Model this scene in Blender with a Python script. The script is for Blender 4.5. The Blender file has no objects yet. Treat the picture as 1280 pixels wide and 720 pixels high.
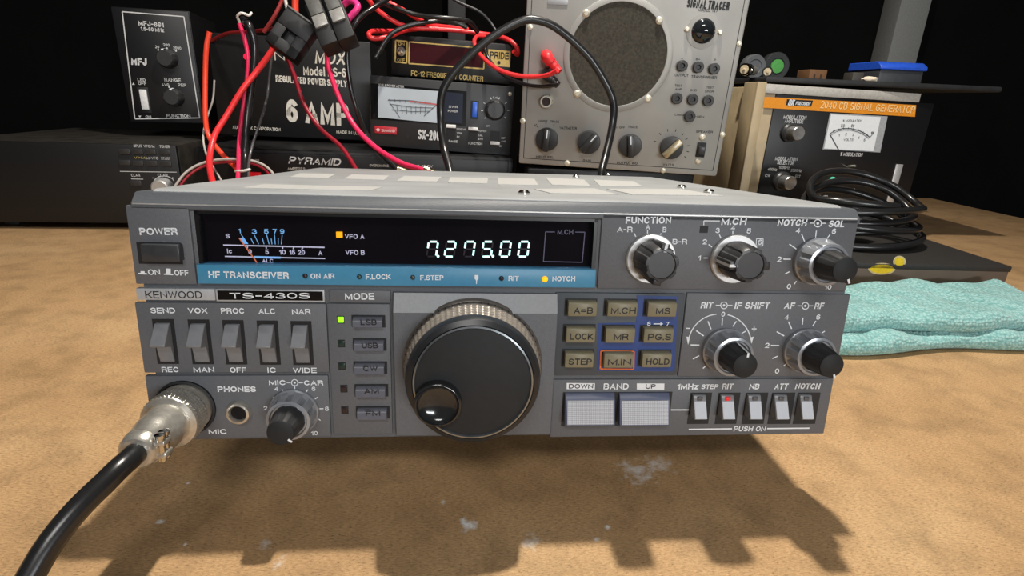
import bpy, bmesh, math, random
from mathutils import Matrix, Vector
random.seed(7)
sc = bpy.context.scene
C = sc.collection
R = math.radians

# ------------------------------------------------------------------ camera, light, exposure
F_PX = 688.54                                   # focal length in pixels of a 1280-wide frame
TILT = R(5.0)                                   # the transceiver's front is raised on its bail
RADIO = Matrix.Translation((0, 0, 0.033)) @ Matrix.Rotation(-TILT, 4, 'X')
_a = (0.2459, 0.0108, 0.0830)
_look = (Matrix.Rotation(_a[2], 3, 'Z') @ Matrix.Rotation(_a[0], 3, 'X') @ Matrix.Rotation(_a[1], 3, 'Y'))
W2C = _look @ RADIO.to_3x3().transposed()       # world -> (right, forward, up)
CAM = RADIO @ Vector((-0.0186, -0.2030, 0.1133))
cam_d = bpy.data.cameras.new('camera')
cam_d.sensor_width = 36.0
cam_d.lens = 36.0 * F_PX / 1280.0
cam_d.clip_start = 0.005
cam_d.clip_end = 50
cam = bpy.data.objects.new('camera', cam_d)
C.objects.link(cam)
_r, _f, _u = W2C.transposed().col[0], W2C.transposed().col[1], W2C.transposed().col[2]
cam.matrix_world = Matrix(((_r.x, _u.x, -_f.x, CAM.x), (_r.y, _u.y, -_f.y, CAM.y), (_r.z, _u.z, -_f.z, CAM.z), (0, 0, 0, 1)))
sc.camera = cam

world = bpy.data.worlds.new('world')
sc.world = world
world.use_nodes = True
world.node_tree.nodes['Background'].inputs[0].default_value = (0.9, 0.95, 1.0, 1)
world.node_tree.nodes['Background'].inputs[1].default_value = 0.03

def area(name, loc, target, w, h, power, col, shape='RECTANGLE'):
    d = bpy.data.lights.new(name, 'AREA')
    d.shape = shape
    d.size, d.size_y = w, h
    d.energy = power
    d.color = col
    o = bpy.data.objects.new(name, d)
    C.objects.link(o)
    o.location = loc
    o.rotation_euler = (Vector(target) - Vector(loc)).to_track_quat('-Z', 'Y').to_euler()
    return o
# work lamp above and behind the radio, then the workshop's ceiling light above and behind the photographer
area('work_lamp', (0.095, 0.215, 0.92), (0.05, 0.1, 0), 0.03, 0.03, 10.3, (1.0, 0.93, 0.83), 'DISK')
area('ceiling_light', (-0.20, -1.60, 1.62), (0.05, 0.35, 0.1), 0.8, 0.3, 15.5, (1.0, 0.97, 0.94))
area('front_fill', (0.75, -2.2, 0.36), (0.05, 0.35, 0.1), 0.9, 0.2, 22, (0.96, 0.98, 1.0))  # added low fill from the front, an unseen source that brightens the upright faces

vs = sc.view_settings
vs.view_transform = 'Standard'
vs.look = 'None'
vs.gamma = 1.0
vs.use_curve_mapping = False
vs.exposure = 0.0

# ------------------------------------------------------------------ measuring helpers
def ray(px, py):
    return W2C.transposed() @ Vector(((px - 640) / F_PX, 1.0, (360 - py) / F_PX))
def at(px, py, Y):                               # world point at depth Y
    d = ray(px, py)
    return CAM + d * ((Y - CAM.y) / d.y)
def onz(px, py, z=0.0):                          # world point at height z
    d = ray(px, py)
    return CAM + d * ((z - CAM.z) / d.z)
class Frame:                                     # a thing's own axes: x right, y into its front, z up
    def __init__(s, m):
        s.m = m
        s.o = m.inverted() @ CAM
        s.r = m.to_3x3().inverted()
    def p(s, px, py, y=0.0):
        d = s.r @ ray(px, py)
        return s.o + d * ((y - s.o.y) / d.y)
    def k(s, px, py, y=0.0):                     # metres per pixel there
        return (s.p(px + 1, py, y) - s.p(px - 1, py, y)).length / 2
def frame(pos, yaw=0, roll=0, lean=0):
    return Frame(Matrix.Translation(pos) @ Matrix.Rotation(R(yaw), 4, 'Z') @ Matrix.Rotation(R(lean), 4, 'X') @ Matrix.Rotation(R(roll), 4, 'Y'))

# ------------------------------------------------------------------ materials
def lin(c):
    return tuple(((v / 255) / 12.92 if v / 255 <= 0.04045 else ((v / 255 + 0.055) / 1.055) ** 2.4) for v in c)
MATS = {}
def M(name, col, rough=0.5, metal=0.0, var=0.12, scale=350.0, bump=0.0, bscale=1500.0, emit=0.0, spec=0.5, coat=0.0, trans=0.0):
    if name in MATS:
        return MATS[name]
    m = bpy.data.materials.new(name)
    m.use_nodes = True
    nt = m.node_tree
    b = nt.nodes['Principled BSDF']
    tc = nt.nodes.new('ShaderNodeTexCoord')
    n = nt.nodes.new('ShaderNodeTexNoise')
    n.inputs['Scale'].default_value = scale
    n.inputs['Detail'].default_value = 3
    nt.links.new(tc.outputs['Object'], n.inputs['Vector'])
    mr = nt.nodes.new('ShaderNodeMapRange')
    mr.inputs['From Min'].default_value, mr.inputs['From Max'].default_value = 0.3, 0.7
    mr.inputs['To Min'].default_value, mr.inputs['To Max'].default_value = 1 - var, 1 + var
    nt.links.new(n.outputs['Fac'], mr.inputs['Value'])
    mul = nt.nodes.new('ShaderNodeVectorMath')
    mul.operation = 'SCALE'
    mul.inputs[0].default_value = lin(col)
    nt.links.new(mr.outputs['Result'], mul.inputs['Scale'])
    nt.links.new(mul.outputs['Vector'], b.inputs['Base Color'])
    b.inputs['Roughness'].default_value = rough
    b.inputs['Metallic'].default_value = metal
    b.inputs['Specular IOR Level'].default_value = spec
    b.inputs['Coat Weight'].default_value = coat
    b.inputs['Transmission Weight'].default_value = trans
    if emit:
        b.inputs['Emission Color'].default_value = (*lin(col), 1)
        b.inputs['Emission Strength'].default_value = emit
    if bump:
        n2 = nt.nodes.new('ShaderNodeTexNoise')
        n2.inputs['Scale'].default_value = bscale
        n2.inputs['Detail'].default_value = 2
        nt.links.new(tc.outputs['Object'], n2.inputs['Vector'])
        bp = nt.nodes.new('ShaderNodeBump')
        bp.inputs['Strength'].default_value = bump
        bp.inputs['Distance'].default_value = 0.0004
        nt.links.new(n2.outputs['Fac'], bp.inputs['Height'])
        nt.links.new(bp.outputs['Normal'], b.inputs['Normal'])
    MATS[name] = m
    return m
paint = M('grey_panel_paint', (97, 100, 105), 0.5, bump=0.25, bscale=2500, var=0.06, scale=900)
paint_lo = M('dark_grey_panel_paint', (88, 92, 97), 0.5, bump=0.25, bscale=2500, var=0.06, scale=900)
case_top = M('light_grey_case_enamel', (160, 163, 164), 0.42, var=0.10, scale=40, bump=0.1)
plate_pale = M('pale_grey_plate', (192, 192, 189), 0.45, var=0.05, scale=300)
case_dark = M('case_dark_grey', (70, 72, 75), 0.5)
groove = M('dark_groove', (22, 23, 25), 0.6)
white_ink = M('white_print', (232, 238, 243), 0.5, var=0.03)
black_ink = M('black_print', (20, 20, 22), 0.5, var=0.03)
blue_print = M('pale_blue_print', (126, 190, 235), 0.5, var=0.03, emit=0.5)
window_dark = M('smoked_window_back', (20, 15, 19), 0.6, var=0.35, scale=30, spec=0.05)
blue_strip = M('blue_strip_enamel', (70, 142, 180), 0.4, var=0.04)
blue_panel = M('deep_blue_print', (30, 62, 130), 0.45, var=0.05)
keypad_grey = M('charcoal_keypad_paint', (70, 76, 82), 0.5, var=0.05)
silver_badge = M('brushed_silver_badge', (178, 181, 184), 0.4, 0.1, var=0.06)
knob_black = M('black_knob_plastic', (50, 50, 51), 0.38, var=0.1)
knob_face = M('matt_black_knob_face', (38, 40, 42), 0.6, var=0.08, spec=0.3)
knob_grey = M('silver_grey_knob_ring', (158, 162, 168), 0.22, 0.35, var=0.03)
knob_bronze = M('worn_grey_knurl', (142, 134, 124), 0.35, 0.3, var=0.2, scale=600)
chrome = M('chrome', (214, 212, 206), 0.14, 1.0, var=0.03)
nickel = M('worn_nickel', (206, 202, 192), 0.28, 0.75, var=0.12, scale=500, bump=0.15)
alu_disc = M('satin_aluminium', (205, 205, 204), 0.4, 0.6, var=0.05)
lever_grey = M('grey_lever_plastic', (132, 134, 138), 0.32, var=0.05)
button_grey = M('slate_button_plastic', (98, 100, 110), 0.35, var=0.05)
khaki = M('khaki_key_plastic', (134, 128, 104), 0.45, var=0.05)
orange_ink = M('orange_print', (224, 108, 40), 0.5, var=0.03)
white_plastic = M('pale_switch_plastic', (206, 213, 222), 0.4, var=0.03)
navy_plastic = M('slate_blue_plastic', (92, 100, 124), 0.4, var=0.05)
rubber = M('black_rubber', (24, 24, 25), 0.6, var=0.15)
black_cable = M('black_cable_sheath', (30, 30, 31), 0.28, var=0.15, spec=0.6)
red_cable = M('red_cable_sheath', (240, 56, 60), 0.35, var=0.06)
orange_cable = M('orange_red_cable_sheath', (246, 78, 52), 0.35, var=0.06)
pink_cable = M('pinkish_red_cable_sheath', (240, 50, 98), 0.35, var=0.06)
dark_red_cable = M('dark_red_cable_sheath', (150, 26, 44), 0.4, var=0.1)
white_cable = M('grey_white_cable_sheath', (190, 184, 178), 0.4, var=0.06)
led_green = M('lit_green_lamp', (130, 255, 20), 0.4, emit=1.6, var=0)
led_off_green = M('unlit_green_lamp', (26, 52, 46), 0.3, var=0.1)
led_off = M('unlit_dark_lamp', (44, 34, 38), 0.25, var=0.1)
led_orange = M('lit_amber_lamp', (255, 172, 14), 0.4, emit=1.1, var=0)
led_red = M('lit_red_lamp', (255, 24, 60), 0.4, emit=1.2, var=0)
digit_glow = M('glowing_digit', (205, 250, 238), 0.4, emit=1.6, var=0)
digit_ghost = M('unlit_segment', (40, 30, 34), 0.5, var=0)
needle_orange = M('orange_needle', (236, 132, 84), 0.5, emit=0.35, var=0)
# glass pane: mostly clear with a mirror sheen
def glass(name, tint, gloss=0.05):
    m = bpy.data.materials.new(name)
    m.use_nodes = True
    nt = m.node_tree
    nt.nodes.remove(nt.nodes['Principled BSDF'])
    out = nt.nodes['Material Output']
    t = nt.nodes.new('ShaderNodeBsdfTransparent')
    t.inputs[0].default_value = (*tint, 1)
    g = nt.nodes.new('ShaderNodeBsdfGlossy')
    g.inputs['Roughness'].default_value = 0.04
    mx = nt.nodes.new('ShaderNodeMixShader')
    fr = nt.nodes.new('ShaderNodeFresnel')
    fr.inputs[0].default_value = 1.45
    nt.links.new(fr.outputs[0], mx.inputs[0])
    nt.links.new(t.outputs[0], mx.inputs[1])
    nt.links.new(g.outputs[0], mx.inputs[2])
    nt.links.new(mx.outputs[0], out.inputs[0])
    return m
pane_glass = glass('clear_window_glass', (0.93, 0.92, 0.95))

def bench_material():
    m = bpy.data.materials.new('particle_board')
    m.use_nodes = True
    nt = m.node_tree
    b = nt.nodes['Principled BSDF']
    N, L = nt.nodes.new, nt.links.new
    tc = N('ShaderNodeTexCoord')
    def noise(scale, detail, vec=None, rough=0.6):
        n = N('ShaderNodeTexNoise')
        n.inputs['Scale'].default_value = scale
        n.inputs['Detail'].default_value = detail
        n.inputs['Roughness'].default_value = rough
        L(vec or tc.outputs['Object'], n.inputs['Vector'])
        return n.outputs['Fac']
    def ramp(fac, stops):
        r = N('ShaderNodeValToRGB')
        r.color_ramp.elements[0].position, r.color_ramp.elements[0].color = stops[0][0], (*stops[0][1], 1)
        r.color_ramp.elements[1].position, r.color_ramp.elements[1].color = stops[-1][0], (*stops[-1][1], 1)
        for p, c in stops[1:-1]:
            e = r.color_ramp.elements.new(p)
            e.color = (*c, 1)
        L(fac, r.inputs[0])
        return r.outputs[0]
    mp = N('ShaderNodeMapping')
    mp.inputs['Rotation'].default_value = (0, 0, 0.5)
    mp.inputs['Scale'].default_value = (1.0, 2.6, 1)
    L(tc.outputs['Object'], mp.inputs['Vector'])
    base = ramp(noise(9, 4), [(0.3, lin((178, 142, 98))), (0.52, lin((196, 158, 112))), (0.72, lin((206, 170, 124)))])
    fib = ramp(noise(560, 6, mp.outputs['Vector'], 0.8), [(0.33, (0.22, 0.20, 0.18)), (0.45, (0.84, 0.82, 0.80)), (0.55, (1, 1, 1)), (0.68, (1.3, 1.3, 1.32))])
    blot = ramp(noise(45, 4), [(0.30, (0.74, 0.74, 0.73)), (0.55, (1, 1, 1))])
    def mult(a, c):
        mx = N('ShaderNodeMix')
        mx.data_type, mx.blend_type = 'RGBA', 'MULTIPLY'
        mx.inputs[0].default_value = 1
        L(a, mx.inputs[6])
        L(c, mx.inputs[7])
        return mx.outputs[2]
    col = mult(mult(base, fib), blot)
    # worn white paint marks, each with its own ragged outline
    marks = [((585, 655), 0.0045, 1.0), ((553, 628), 0.0016, 0.8), ((665, 678), 0.0045, 0.55), ((797, 590), 0.010, 0.6), ((823, 580), 0.008, 0.5),
             ((760, 659), 0.0014, 0.9), ((332, 681), 0.003, 0.5), ((201, 652), 0.002, 0.9), ((235, 604), 0.0010, 0.9), ((231, 681), 0.001, 0.9), ((745, 675), 0.0015, 0.7), ((350, 703), 0.003, 0.45)]
    rag = noise(260, 6)
    for (px, py), rad, strength in marks:
        p = onz(px, py)
        v = N('ShaderNodeVectorMath')
        v.operation = 'DISTANCE'
        v.inputs[1].default_value = (p.x, p.y, 0)
        L(tc.outputs['Object'], v.inputs[0])
        a = N('ShaderNodeMath')
        a.operation = 'MULTIPLY_ADD'
        a.inputs[1].default_value = rad * 3.4
        a.inputs[2].default_value = -rad * 1.5
        L(rag, a.inputs[0])
        s = N('ShaderNodeMath')
        s.operation = 'ADD'
        L(v.outputs['Value'], s.inputs[0])
        L(a.outputs[0], s.inputs[1])
        r = N('ShaderNodeMapRange')
        r.inputs['From Min'].default_value, r.inputs['From Max'].default_value = rad * 0.1, rad * 1.1
        r.inputs['To Min'].default_value, r.inputs['To Max'].default_value = strength, 0
        L(s.outputs[0], r.inputs['Value'])
        mx = N('ShaderNodeMix')
        mx.data_type = 'RGBA'
        mx.inputs[7].default_value = (*lin((238, 238, 236)), 1)
        L(r.outputs[0], mx.inputs[0])
        L(col, mx.inputs[6])
        col = mx.outputs[2]
    L(col, b.inputs['Base Color'])
    b.inputs['Roughness'].default_value = 0.75
    bp = N('ShaderNodeBump')
    bp.inputs['Strength'].default_value = 0.5
    bp.inputs['Distance'].default_value = 0.0005
    L(noise(560, 6, mp.outputs['Vector'], 0.8), bp.inputs['Height'])
    L(bp.outputs['Normal'], b.inputs['Normal'])
    return m

def grid_material(name, a, c, pitch):
    m = bpy.data.materials.new(name)
    m.use_nodes = True
    nt = m.node_tree
    b = nt.nodes['Principled BSDF']
    tc = nt.nodes.new('ShaderNodeTexCoord')
    sp = nt.nodes.new('ShaderNodeSeparateXYZ')
    cb = nt.nodes.new('ShaderNodeCombineXYZ')
    br = nt.nodes.new('ShaderNodeTexBrick')
    br.offset = 0
    br.inputs['Scale'].default_value = 1 / pitch
    br.inputs['Brick Width'].default_value = 1
    br.inputs['Row Height'].default_value = 1
    br.inputs['Mortar Size'].default_value = 0.13
    br.inputs['Mortar Smooth'].default_value = 0.3
    br.inputs['Color1'].default_value = (*lin(a), 1)
    br.inputs['Color2'].default_value = (*lin(a), 1)
    br.inputs['Mortar'].default_value = (*lin(c), 1)
    nt.links.new(tc.outputs['Object'], sp.inputs[0])
    nt.links.new(sp.outputs[0], cb.inputs[0])
    nt.links.new(sp.outputs[2], cb.inputs[1])
    nt.links.new(cb.outputs[0], br.inputs['Vector'])
    nt.links.new(br.outputs['Color'], b.inputs['Base Color'])
    b.inputs['Roughness'].default_value = 0.45
    return m

# ------------------------------------------------------------------ object helpers
def tag(o, label, cat, group=None, kind=None):
    if label: o['label'] = label
    if cat: o['category'] = cat
    if group: o['group'] = group
    if kind: o['kind'] = kind
    return o
def thing(name, label, cat, mat4, group=None):
    o = bpy.data.objects.new(name, None)
    o.empty_display_size = 0.02
    C.objects.link(o)
    o.matrix_world = mat4
    return tag(o, label, cat, group)
def part(name, bm, mats, parent=None, label=None, angle=35, smooth=True):
    if not isinstance(mats, (list, tuple)): mats = [mats]
    me = bpy.data.meshes.new(name)
    bm.to_mesh(me)
    bm.free()
    for m in mats: me.materials.append(m)
    if smooth:
        me.polygons.foreach_set('use_smooth', [True] * len(me.polygons))
        me.set_sharp_from_angle(angle=R(angle))
    o = bpy.data.objects.new(name, me)
    C.objects.link(o)
    if parent is not None: o.parent = parent
    if label: o['label'] = label
    return o
def B(): return bmesh.new()
def setmat(bm, n0, i):
    if i:
        bm.faces.ensure_lookup_table()
        for f in bm.faces[n0:]: f.material_index = i
def box(bm, x0, x1, y0, y1, z0, z1, bev=0.0, seg=2, mi=0):
    n0 = len(bm.faces)
    m = Matrix.Translation(((x0 + x1) / 2, (y0 + y1) / 2, (z0 + z1) / 2)) @ Matrix.Diagonal((abs(x1 - x0), abs(y1 - y0), abs(z1 - z0), 1))
    g = bmesh.ops.create_cube(bm, size=1.0, matrix=m)
    if bev:
        es = list({e for v in g['verts'] for e in v.link_edges})
        bmesh.ops.bevel(bm, geom=es, offset=bev, segments=seg, affect='EDGES', profile=0.5)
    setmat(bm, n0, mi)
def obox(bm, mat4, sx, sy, sz, bev=0.0, mi=0):      # box centred in its own matrix
    n0 = len(bm.faces)
    g = bmesh.ops.create_cube(bm, size=1.0, matrix=mat4 @ Matrix.Diagonal((sx, sy, sz, 1)))
    if bev:
        es = list({e for v in g['verts'] for e in v.link_edges})
        bmesh.ops.bevel(bm, geom=es, offset=bev, segments=2, affect='EDGES', profile=0.5)
    setmat(bm, n0, mi)
def pbox(bm, fr, x0, y0, x1, y1, ya, yb, bev=0.0, mi=0, yf=None):   # box whose front face (at yf or ya) covers the measured rectangle
    y = ya if yf is None else yf
    q = [fr.p(x0, y0, y), fr.p(x1, y0, y), fr.p(x1, y1, y), fr.p(x0, y1, y)]
    box(bm, (q[0].x + q[3].x) / 2, (q[1].x + q[2].x) / 2, ya, yb, (q[3].z + q[2].z) / 2, (q[0].z + q[1].z) / 2, bev, mi=mi)
def prism_x(bm, prof, x0, x1, bev=0.0, mi=0):     # profile in (y, z) swept along x
    n0 = len(bm.faces)
    a = [bm.verts.new((x0, y, z)) for y, z in prof]
    b = [bm.verts.new((x1, y, z)) for y, z in prof]
    n = len(prof)
    fs = [bm.faces.new(a), bm.faces.new(b[::-1])]
    for i in range(n): fs.append(bm.faces.new((a[i], b[i], b[(i + 1) % n], a[(i + 1) % n])))
    bmesh.ops.recalc_face_normals(bm, faces=fs)
    if bev:
        es = list({e for f in fs for e in f.edges})
        bmesh.ops.bevel(bm, geom=es, offset=bev, segments=1, affect='EDGES', profile=0.5)
    setmat(bm, n0, mi)
def prism_y(bm, poly, y0, y1, mi=0):              # outline in (x, z) swept along y
    n0 = len(bm.faces)
    a = [bm.verts.new((x, y0, z)) for x, z in poly]
    b = [bm.verts.new((x, y1, z)) for x, z in poly]
    n = len(poly)
    fs = [bm.faces.new(a), bm.faces.new(b[::-1])]
    for i in range(n): fs.append(bm.faces.new((a[i], b[i], b[(i + 1) % n], a[(i + 1) % n])))
    bmesh.ops.recalc_face_normals(bm, faces=fs)
    setmat(bm, n0, mi)
def lathe(bm, cx, cz, prof, n=64, mod=None, mi=0, mat=None):   # profile [(radius, y)] turned about the y axis through (cx, cz)
    n0 = len(bm.faces)
    rings = []
    for i, (r, y) in enumerate(prof):
        ring = []
        for j in range(n):
            a = 2 * math.pi * j / n
            rr = r * (mod(a, i) if mod else 1)
            v = Vector((cx + rr * math.sin(a), y, cz + rr * math.cos(a)))
            ring.append(bm.verts.new(mat @ v if mat else v))
        rings.append(ring)
    fs = []
    for a, b in zip(rings, rings[1:]):
        for j in range(n):
            fs.append(bm.faces.new((a[j], a[(j + 1) % n], b[(j + 1) % n], b[j])))
    fs.append(bm.faces.new(rings[0]))
    fs.append(bm.faces.new(rings[-1][::-1]))
    bmesh.ops.recalc_face_normals(bm, faces=fs)
    setmat(bm, n0, mi)
def smooth_path(pts, sub=8):
    P = [Vector(p) for p in pts]
    P = [P[0] * 2 - P[1]] + P + [P[-1] * 2 - P[-2]]
    out = []
    for i in range(1, len(P) - 2):
        a, b, c, d = P[i - 1], P[i], P[i + 1], P[i + 2]
        for k in range(sub):
            t = k / sub
            out.append(0.5 * ((2 * b) + (c - a) * t + (2 * a - 5 * b + 4 * c - d) * t * t + (3 * b - a - 3 * c + d) * t ** 3))
    out.append(P[-2])
    return out
def tube(bm, pts, r, n=10, sub=8, mi=0):
    n0 = len(bm.faces)
    path = smooth_path(pts, sub) if sub > 1 else [Vector(p) for p in pts]
    T = [(path[min(i + 1, len(path) - 1)] - path[max(i - 1, 0)]).normalized() for i in range(len(path))]
    nrm = T[0].orthogonal().normalized()
    rings = []
    for i, (p, t) in enumerate(zip(path, T)):
        nrm = (nrm - t * nrm.dot(t)).normalized()
        bn = t.cross(nrm)
        rr = r[min(i * len(r) // len(path), len(r) - 1)] if isinstance(r, (list, tuple)) else r
        rings.append([bm.verts.new(p + (nrm * math.cos(2 * math.pi * j / n) + bn * math.sin(2 * math.pi * j / n)) * rr) for j in range(n)])
    fs = []
    for a, b in zip(rings, rings[1:]):
        for j in range(n): fs.append(bm.faces.new((a[j], a[(j + 1) % n], b[(j + 1) % n], b[j])))
    fs.append(bm.faces.new(rings[0][::-1]))
    fs.append(bm.faces.new(rings[-1]))
    bmesh.ops.recalc_face_normals(bm, faces=fs)
    setmat(bm, n0, mi)
# lettering: a plain grotesque alphabet drawn as thick strokes (unit boxes, centre lines)
def E_(cx, cy, rx, ry, a0, a1, n=10):
    return [(cx + rx * math.cos(R(a0 + (a1 - a0) * i / n)), cy + ry * math.sin(R(a0 + (a1 - a0) * i / n))) for i in range(n + 1)]
_O = E_(.5, .5, .5, .5, 90, 450, 24)
GLYPH = {
 'A': (.74, [(0, 0), (.5, 1), (1, 0)], [(.2, .32), (.8, .32)]), 'B': (.68, [(0, 0), (0, 1), (.58, 1)] + E_(.58, .76, .36, .24, 90, -90) + [(0, .52)], [(.5, .52)] + E_(.6, .26, .4, .26, 90, -90) + [(0, 0)]),
 'C': (.74, E_(.5, .5, .5, .5, 42, 318, 20)), 'D': (.72, [(0, 0), (0, 1), (.45, 1)] + E_(.45, .5, .55, .5, 90, -90, 14) + [(0, 0)]), 'E': (.62, [(1, 1), (0, 1), (0, 0), (1, 0)], [(0, .52), (.92, .52)]),
 'F': (.58, [(1, 1), (0, 1), (0, 0)], [(0, .5), (.9, .5)]), 'G': (.78, E_(.5, .5, .5, .5, 42, 345, 20) + [(1, .46), (.55, .46)]), 'H': (.72, [(0, 0), (0, 1)], [(1, 0), (1, 1)], [(0, .52), (1, .52)]), 'I': (.0, [(.5, 0), (.5, 1)]),
 'J': (.52, [(1, 1), (1, .3)] + E_(.5, .28, .5, .28, 0, -180)), 'K': (.72, [(0, 0), (0, 1)], [(1, 1), (0, .38)], [(.32, .58), (1, 0)]), 'L': (.56, [(0, 1), (0, 0), (1, 0)]), 'M': (.86, [(0, 0), (0, 1), (.5, .12), (1, 1), (1, 0)]),
 'N': (.72, [(0, 0), (0, 1), (1, 0), (1, 1)]), 'O': (.80, _O), 'P': (.66, [(0, 0), (0, 1), (.58, 1)] + E_(.58, .73, .42, .27, 90, -90) + [(0, .46)]), 'Q': (.80, _O, [(.6, .25), (1, 0)]),
 'R': (.70, [(0, 0), (0, 1), (.58, 1)] + E_(.58, .74, .40, .26, 90, -90) + [(0, .48)], [(.55, .48), (.95, .3), (1, 0)]), 'S': (.68, E_(.5, .755, .46, .245, 25, 270, 12) + E_(.5, .255, .5, .255, 90, -158, 12)),
 'T': (.64, [(0, 1), (1, 1)], [(.5, 1), (.5, 0)]), 'U': (.72, [(0, 1), (0, .32)] + E_(.5, .32, .5, .32, 180, 360) + [(1, 1)]), 'V': (.72, [(0, 1), (.5, 0), (1, 1)]), 'W': (1.0, [(0, 1), (.25, 0), (.5, .95), (.75, 0), (1, 1)]),
 'X': (.72, [(0, 0), (1, 1)], [(0, 1), (1, 0)]), 'Y': (.70, [(0, 1), (.5, .45), (1, 1)], [(.5, .45), (.5, 0)]), 'Z': (.64, [(0, 1), (1, 1), (0, 0), (1, 0)]),
 '0': (.58, _O), '1': (.26, [(0, .74), (1, 1), (1, 0)]), '2': (.56, E_(.5, .7, .5, .3, 165, -35, 12) + [(0, 0), (1, 0)]), '3': (.56, E_(.48, .755, .44, .245, 160, -90, 10), E_(.48, .26, .52, .26, 90, -160, 10)),
 '4': (.60, [(.75, 0), (.75, 1), (0, .28), (1, .28)]), '5': (.56, [(.92, 1), (.12, 1), (.04, .5)] + E_(.48, .32, .52, .32, 120, -155, 12)), '6': (.58, E_(.5, .3, .5, .3, 0, 360, 16), [(.0, .34)] + E_(.56, .5, .54, .5, 180, 50, 8)),
 '7': (.56, [(0, 1), (1, 1), (.35, 0)]), '8': (.58, E_(.5, .755, .42, .245, 90, 450, 16), E_(.5, .26, .5, .26, 90, 450, 16)), '9': (.58, E_(.5, .7, .5, .3, 0, 360, 16), [(1, .66)] + E_(.44, .5, .54, .5, 0, -130, 8)),
 '.': (.0, [(.5, 0), (.5, .02)]), '-': (.34, [(0, .46), (1, .46)]), '/': (.40, [(0, 0), (1, 1)]), '+': (.60, [(0, .46), (1, .46)], [(.5, .16), (.5, .76)]), '=': (.60, [(0, .32), (1, .32)], [(0, .64), (1, .64)]),
 '>': (.50, [(0, .85), (1, .5), (0, .15)]), '&': (.70, [(1, 0), (.2, .7)] + E_(.42, .82, .22, .18, 180, 0, 6) + [(.1, .35)] + E_(.4, .22, .4, .22, 150, 330, 8) + [(1, .4)]),
 '%': (.80, E_(.2, .8, .2, .2, 0, 360, 10), E_(.8, .2, .2, .2, 0, 360, 10), [(.15, 0), (.85, 1)]),
 'c': (.5, E_(.5, .35, .5, .35, 45, 315, 14)), 'o': (.56, E_(.5, .35, .5, .35, 90, 450, 18)), 'd': (.56, E_(.5, .35, .5, .35, 0, 360, 16), [(1, 0), (1, 1)]), 'e': (.56, [(0, .36), (1, .36)] + E_(.5, .35, .5, .35, 0, 310, 14)), 'l': (.0, [(.5, 0), (.5, 1)]), 'z': (.50, [(0, .7), (1, .7), (0, 0), (1, 0)]),
}
def text(bm, fr, s, x0, x1, yc, h, y=0.0, bold=0.042, shear=0.0, mi=0, lift=0.00012, slope=0.0):
    """Lettering s spanning measured x0..x1, centred on yc with height h, printed on the plane at depth y; slope = fall of its line in measured units."""
    if h < 7 and bold > 0.03: bold = 0.02                  # small print is lighter
    t = max(0.10, 0.155 + bold * 1.5)
    gap, sp = 0.13, 0.34
    tot = sum((sp if ch == ' ' else GLYPH[ch][0]) for ch in s)
    pieces = [c for c in s if c != ' ']
    fixed = t * len(pieces)
    a, b = fr.p(x0, yc - slope / 2, y), fr.p(x1, yc + slope / 2, y)
    hz = h * fr.k((x0 + x1) / 2, yc, y)
    d = b - a
    W_ = d.length / hz - abs(shear)                        # width in cap heights
    nat = tot + gap * (len(s) - 1)
    if len(s) == 1 and GLYPH[s][0] == 0: k, x = 1, W_ / 2 - t / 2
    else:
        k, x = (W_ - fixed) / nat, 0.0
        if k < 0.25:
            t *= 0.6; k = (W_ - t * len(pieces)) / nat
    ex = d / d.length
    def put(u, v):
        u += shear * v
        w = min(1.0, max(0.0, v)) - 0.5
        return bm.verts.new((a.x + ex.x * u * hz - ex.z * w * hz, y - lift, a.z + ex.z * u * hz + ex.x * w * hz))
    for ch in s:
        if ch == ' ':
            x += (sp + gap) * k
            continue
        g = GLYPH[ch]
        w = g[0] * k
        for st in g[1:]:
            P = [Vector((x + t / 2 + px * w if g[0] else x + t / 2, t / 2 + py * (1 - t))) for px, py in st]
            closed = (P[0] - P[-1]).length < 1e-4 and len(P) > 3
            if closed: P = P[:-1]
            n = len(P)
            if not closed:                                 # square stroke ends
                P = [P[0] + (P[0] - P[1]).normalized() * t / 2] + P[1:-1] + [P[-1] + (P[-1] - P[-2]).normalized() * t / 2]
            L, Rr = [], []
            for i in range(n):
                p0, p1, p2 = P[i - 1] if (i or closed) else None, P[i], P[(i + 1) % n] if (i < n - 1 or closed) else None
                d0 = (p1 - p0).normalized() if p0 is not None else None
                d1 = (p2 - p1).normalized() if p2 is not None else None
                if d0 is None or d0.length == 0: d0 = d1
                if d1 is None or d1.length == 0: d1 = d0
                m = d0 + d1
                m = m.normalized() if m.length > 1e-6 else d0
                nn = Vector((-m.y, m.x))
                c = max(0.45, nn.dot(Vector((-d1.y, d1.x))))
                L.append(p1 + nn * (t / 2 / c)); Rr.append(p1 - nn * (t / 2 / c))
            for i in range(n if closed else n - 1):
                j = (i + 1) % n
                f = bm.faces.new([put(*L[i]), put(*Rr[i]), put(*Rr[j]), put(*L[j])])
                f.material_index = mi
        x += w + t + gap * k
def line(bm, fr, pts, w, y=0.0, mi=0, lift=0.00012):   # printed stroke through measured points, w wide in measured units
    for (p, q) in zip(pts, pts[1:]):
        a, b = fr.p(*p, y), fr.p(*q, y)
        t = (b - a)
        t.y = 0
        if t.length < 1e-9: continue
        t.normalize()
        n = Vector((-t.z, 0, t.x)) * (w * fr.k(*p, y) / 2)
        o = Vector((0, -lift, 0))
        f = bm.faces.new([bm.verts.new(v + o) for v in (a - n, b - n, b + n, a + n)])
        f.material_index = mi
def arc(cx, cy, rx, ry, a0, a1, n=16):
    return [(cx + rx * math.sin(R(a0 + (a1 - a0) * i / n)), cy - ry * math.cos(R(a0 + (a1 - a0) * i / n))) for i in range(n + 1)]
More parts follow.
